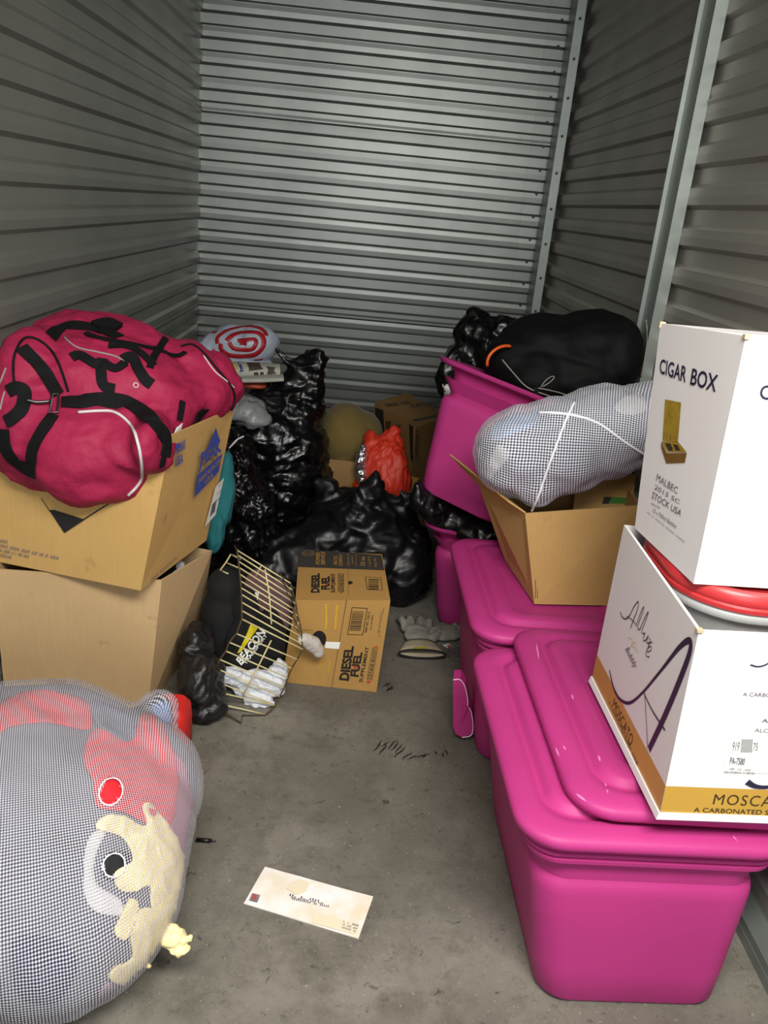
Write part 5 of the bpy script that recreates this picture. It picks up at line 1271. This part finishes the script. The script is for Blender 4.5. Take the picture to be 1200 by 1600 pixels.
# ---- bent wire rack and what is behind it
M_wire = mat('cream_wire', '#d9cd98', .45, var=.25, vscale=25); M_rust = mat('rusty_wire', '#4a3c22', .7, var=.5, vscale=60)
Z1 = lambda x, y: (310 + x / 5.71, 850 + y / 5.71)
rack = empty('wire_rack', (-.2, 2.0, 0)); tag(rack, 'bent cream wire rack leaning beside the DIESEL FUEL carton', 'rack')
lu = [(345, 55), (352, 100), (358, 155), (363, 210), (370, 270), (376, 330), (380, 390), (384, 450), (387, 520), (388, 595), (388, 670)]
ru = [(822, 350), (840, 410), (852, 470), (868, 530), (878, 600), (885, 640), (905, 710), (915, 770), (922, 830), (926, 895), (932, 940)]
yl = [2.10, 2.09, 2.08, 2.07, 2.06, 2.05, 2.04, 2.03, 2.01, 2.0, 1.99]; yr = [2.055 - i * .006 for i in range(11)]
LU = [A(*Z1(*p), y) for p, y in zip(lu, yl)]; RU = [A(*Z1(*p), y) for p, y in zip(ru, yr)]
ll = [(340, 800), (275, 877), (245, 955), (190, 1030), (160, 1110), (110, 1205), (80, 1300), (95, 1405)]
rl = [(882, 1030), (832, 1110), (797, 1195), (767, 1280), (727, 1360), (686, 1440), (640, 1490), (600, 1522)]
LL = [A(*Z1(*p), 1.985 - i * .009) for i, p in enumerate(ll)]; RL = [A(*Z1(*p), 1.990 - i * .009) for i, p in enumerate(rl)]
rl_pairs = [((340, 800), (882, 1030)), ((275, 877), (832, 1110)), ((245, 955), (797, 1195)), ((190, 1030), (767, 1280)), ((160, 1110), (727, 1360)), ((110, 1205), (686, 1440)), ((80, 1300), (686, 1440)), ((95, 1405), (600, 1522))]
w = .0021
for a, b_ in zip(LU, RU): MB().tube([a, b_], w, 7).build('wire', M_wire, rack, smooth=True)
for i, (a, b_) in enumerate(zip(LL, RL)):
    if i == 6: b_ = A(*Z1(686, 1440), RL[5].y - .002)
    MB().tube([a, b_], w, 7).build('wire', M_wire, rack, smooth=True)
el = [(290, 90), (245, 165), (195, 235), (150, 325)]
EL_ = [A(*Z1(*p), 2.16) for p in el]
for a, b_ in zip(EL_, [(350, 122), (365, 215), (265, 265), (210, 335)]): MB().tube([a, A(*Z1(*b_), 2.13)], w, 7).build('wire', M_wire, rack, smooth=True)
MB().tube(catmull(EL_, 3), .0024, 7).build('frame_rod', M_wire, rack, smooth=True)
MB().tube([A(*Z1(320, 10), 2.13)] + catmull(LU, 2) + catmull(LL, 2), .0026, 7).build('frame_rod', M_rust, rack, smooth=True)['label'] = 'rusty dark edge rod'
MB().tube(catmull(RU[:], 2) + [RL[0]] + RL[1:], .0022, 7).build('frame_rod', M_rust, rack, smooth=True)
MB().tube([A(*Z1(595, 225), 2.07), A(*Z1(632, 450), 2.045), A(*Z1(652, 715), 2.0)], w, 7).build('cross_wire', M_wire, rack, smooth=True)
MB().tube([A(*Z1(560, 195), 2.09), A(*Z1(500, 310), 2.09)], w, 7).build('cross_wire', M_wire, rack, smooth=True)
MB().tube([A(*Z1(650, 860), 1.985), A(*Z1(540, 1080), 1.965), A(*Z1(400, 1350), 1.93)], w, 7).build('cross_wire', M_wire, rack, smooth=True)
MB().tube([A(*Z1(95, 1405), 1.915), atz(*Z1(385, 1600), .004), atz(*Z1(390, 1530), .004), atz(*Z1(600, 1525), .006), A(*Z1(690, 1440), 1.93)], .0022, 7).build('frame_rod', M_rust, rack, smooth=True)
MB().tube([A(*Z1(130, 1450), 1.93), A(*Z1(310, 1555), 1.90)], .0024, 7).build('cross_wire', M_rust, rack, smooth=True)
# knotted small side mesh down the right edge
mbs = MB(); RR = random.Random(8); edge = [(760, 290), (800, 400), (850, 500), (870, 600), (880, 700), (900, 790)]
P_e = [A(*Z1(*p), 2.035 - i * .006) for i, p in enumerate(edge)]
for i in range(5):
    a, b_ = P_e[i], P_e[i + 1]; c_ = (a + b_) / 2 + Vector((-.012, .006, 0)); mbs = MB().tube([a, c_, b_], .0016, 6); mbs.build('side_wire', M_rust, rack, smooth=True)
    MB().tube([a + Vector((-.012, .01, .004)), b_ + Vector((.003, -.002, .006))], .0015, 6).build('side_wire', M_rust, rack, smooth=True)
# items behind the rack
V, Fs = blob([((-.335, 2.17, .145), (.07, .085, .145)), ((-.33, 2.17, .26), (.06, .07, .06))], .009, 4, lambda v, n: .005 * fbm(v * 12, 3), floor=.002)
o = obj('black_bundle', V, Fs, M_blackcloth, smooth=True); tag(o, 'rounded black fabric bundle between the left boxes and the wire rack', 'cloth')
V, Fs = blob([(A(345, 925, 2.24), (.05, .05, .02), (0, 5, 0)), (A(368, 915, 2.26), (.045, .05, .02), (0, 15, 0))], .008, 3, lambda v, n: .003 * fbm(v * 20, 2)); o = obj('kraft_paper', V, Fs, M_kraft4, smooth=True); tag(o, 'brown paper wad on top of the black bundle', 'paper')
V, Fs = blob([(A(395, 1010, 2.10), (.085, .05, .10)), (A(420, 1000, 2.08), (.05, .035, .10)), (A(385, 1045, 2.07), (.075, .05, .07)), ((-.25, 2.11, .06), (.09, .06, .06)), (A(385, 950, 2.13), (.05, .04, .07))], .009, 4, lambda v, n: .006 * fbm(v * 10, 3), floor=.002, clip=[((0, 2.155, 0), (0, -1, 0))])
jk = obj('black_jacket', V, Fs, M_blackcloth, smooth=True); tag(jk, 'black garment printed with a yellow wedge and BEACON behind the wire rack', 'clothes')
jv = bvh(V, Fs)
Vp, Fp = patch(jv, [Z1(*p) for p in ((468, 715), (540, 740), (385, 960), (348, 978))], .0008, .0008, 4, curve=False); obj('yellow_wedge', Vp, Fp, mat('yellow_print', '#d7c41f', .6), jk)['label'] = 'yellow wedge print'
Vp, Fp = text_on(jv, 'BEACON', Z1(385, 1085), Z1(605, 790), Z1(335, 1030), Z1(550, 745), bold=.03, lift=.0016); obj('printed_text', Vp, Fp, M_label, jk)['label'] = 'white printed word BEACON'
Vp, Fp = text_on(jv, 'TRANSPORT', Z1(425, 1075), Z1(618, 815), Z1(398, 1062), Z1(595, 798), bold=.02, lift=.0016); obj('printed_text', Vp, Fp, M_label, jk)
V, Fs = blob([(A(425, 940, 2.13), (.055, .03, .075), (0, 20, 0)), (A(405, 915, 2.15), (.045, .03, .05)), (A(440, 965, 2.10), (.03, .02, .05))], .008, 4, lambda v, n: .005 * fbm(v * 14, 2), clip=[((0, 2.13, 0), (0, -1, 0)) for _ in range(0)]); o = obj('mauve_cloth', V, Fs, mat('mauve_cloth', '#6b4f55', .9, bump=.3, bscale=30, bdist=.006), smooth=True); tag(o, 'mauve cloth with a small tag behind the top of the wire rack', 'cloth')
mv = bvh(V, Fs); Vp, Fp = patch(mv, [Z1(*p) for p in ((510, 425), (545, 435), (530, 500), (498, 480))], .0008, .001, 4, curve=False); obj('cloth_tag', Vp, Fp, M_label, o)
V, Fs = blob([(A(402, 1070, 2.00), (.080, .030, .046)), (A(362, 1056, 1.99), (.048, .026, .026), (0, 15, 0)), (A(405, 1098, 1.97), (.048, .022, .024)), (A(436, 1050, 2.02), (.030, .022, .045))], .005, 3, lambda v, n: crump(20, .012)(v, n) + .004 * noise.noise(v * 45), floor=.003)
o = obj('tissue_paper', V, Fs, mat('white_tissue', '#d9dde4', .7), smooth=False); tag(o, 'crumpled white tissue paper inside the foot of the wire rack', 'paper')
V, Fs = blob([('c', A(474, 998, 2.02), A(488, 1006, 2.035), .018, .021), ('c', A(488, 1006, 2.035), A(497, 1018, 2.04), .021, .017)], .0045, 3, lambda v, n: .004 * fbm(v * 30, 2) + .004 * ridge(v * 26, 2)); o = obj('sock', V, Fs, mat('grey_white_cloth', '#bdb6ad', .85), smooth=True); tag(o, 'off-white cloth stub poking from the rack over the hand hole', 'cloth')

# ---- work gloves, tag and lid on the floor
M_leather = mat('grey_suede', '#918f84', .9, var=.35, vscale=16, bump=.5, bscale=70, bdist=.004); M_canvas = mat('tan_canvas', '#a3987f', .9, var=.12, vscale=20); M_cuffb = mat('black_binding', '#0e0e10', .8)
def work_glove(c, rz, label, s=1.0, flip=1):
    M = Matrix.Translation(c) @ Matrix.Rotation(radians(rz), 4, 'Z') @ Matrix.Scale(s, 4)
    T = lambda x, y, z: M @ Vector((x * flip, y, z))
    g = empty('work_glove', c); tag(g, label, 'glove', 'work gloves')
    e = [(T(0, .005, .018), (.046, .05, .018), (0, 0, rz)), (T(0, .035, .02), (.045, .03, .018), (0, 0, rz))]
    for x, l, a in ((-.034, .062, -12), (-.012, .078, -4), (.012, .072, 4), (.034, .056, 14)):
        d = Vector((sin(radians(a)), cos(radians(a)), 0)); p0 = Vector((x, .045, .018)); p1 = p0 + d * l * .55 + Vector((0, 0, .012)); p2 = p0 + d * l
        e += [('c', T(*p0), T(*p1), .0125 * s, .0115 * s), ('c', T(*p1), T(*p2), .0115 * s, .0095 * s)]
    e += [('c', T(.04, -.01, .018), T(.066, .022, .022), .014 * s, .012 * s), ('c', T(.066, .022, .022), T(.072, .045, .018), .012 * s, .010 * s)]
    V, Fs = blob(e, .0042, 3, lambda v, n: .003 * fbm(v * 45, 2), floor=.002); obj('glove_hand', V, Fs, M_leather, g, smooth=True)
    R_ = []
    for y, wd, h in ((-.035, .046, .019), (-.05, .050, .018), (-.07, .058, .017), (-.095, .067, .016)):
        R_.append([T(wd * cos(t), y, .017 + h * .8 * sin(t)) for t in [2 * pi * i / 24 for i in range(24)]])
    R_ += [[T(.062 * cos(t), -.094, .017 + .010 * sin(t)) for t in [2 * pi * i / 24 for i in range(24)]], [T(.045 * cos(t), -.05, .017 + .008 * sin(t)) for t in [2 * pi * i / 24 for i in range(24)]]]
    V, Fs = loft(R_); V = [Vector((v.x, v.y, max(v.z, .0015))) for v in V]; obj('cuff', V, Fs, M_canvas, g, smooth=True); cvv = bvh(V, Fs)
    pts = [T(.0665 * cos(t), -.096, max(.0035, .017 + .0135 * sin(t))) for t in [2 * pi * i / 28 for i in range(28)]]
    MB().tube(pts, .0032 * s, 6, closed=True).build('cuff_binding', M_cuffb, g, smooth=True)
    return g, cvv
g1, cvv = work_glove(Vector((.262, 2.388, .002)), 4, 'tan and grey leather work glove with a printed cuff on the floor by the tote', 1.12)
for px, m_ in (([(646, 1012), (668, 1011), (667, 1014.5), (647, 1014.5)], mat('cuff_yellow', '#b6a626', .7)),):
    Vp, Fp = patch(cvv, px, .0006, .0012, 3, curve=False); obj('cuff_print', Vp, Fp, m_, g1)['label'] = 'yellow cuff print'
Vp, Fp = text_on(cvv, 'liiliiill', (637.5, 1018), (668, 1018), (638, 1014.8), (668, 1014.5), bold=.03, lift=.0016); obj('printed_text', Vp, Fp, M_navy, g1)
work_glove(Vector((.345, 2.435, .002)), -75, 'grey leather work glove lying half hidden behind the other glove', .8, -1)
k = MB(); q = [atz(691, 1008, .0014), atz(701, 1006, .0014), atz(710, 1012, .0014), atz(704, 1015, .0014)]; k = slab(q[::-1], .0008); o = k.build('paper_tag', M_label); tag(o, 'tiny white and red tag on the floor beside the gloves', 'paper')
k = MB(); qq = [p + Vector((0, 0, .0012)) for p in (q[0].lerp(q[2], .35), q[1].lerp(q[2], .3), q[2].lerp(q[0], .25), q[3].lerp(q[0], .3))]; k.add(qq, [(0, 1, 2, 3)]); obj('tag_print', k.v, k.f, M_redink, o)
c_ = Vector((.398, 2.325, .012))
M_clear2 = mat('clear_plastic', '#b9bcb8', .12, trans=.85)
V, Fs = loft([[c_ + Vector((r_ * cos(t), r_ * sin(t), z_)) for t in [2 * pi * i / 32 for i in range(32)]] for r_, z_ in ((.040, -.011), (.046, -.0105), (.046, .0), (.0435, .0015), (.043, -.007), (.02, -.008))])
o = obj('clear_lid', V, Fs, M_clear2, smooth=True); shade_auto(o, 40); tag(o, 'round clear plastic lid on the floor against the pink tote', 'lid')
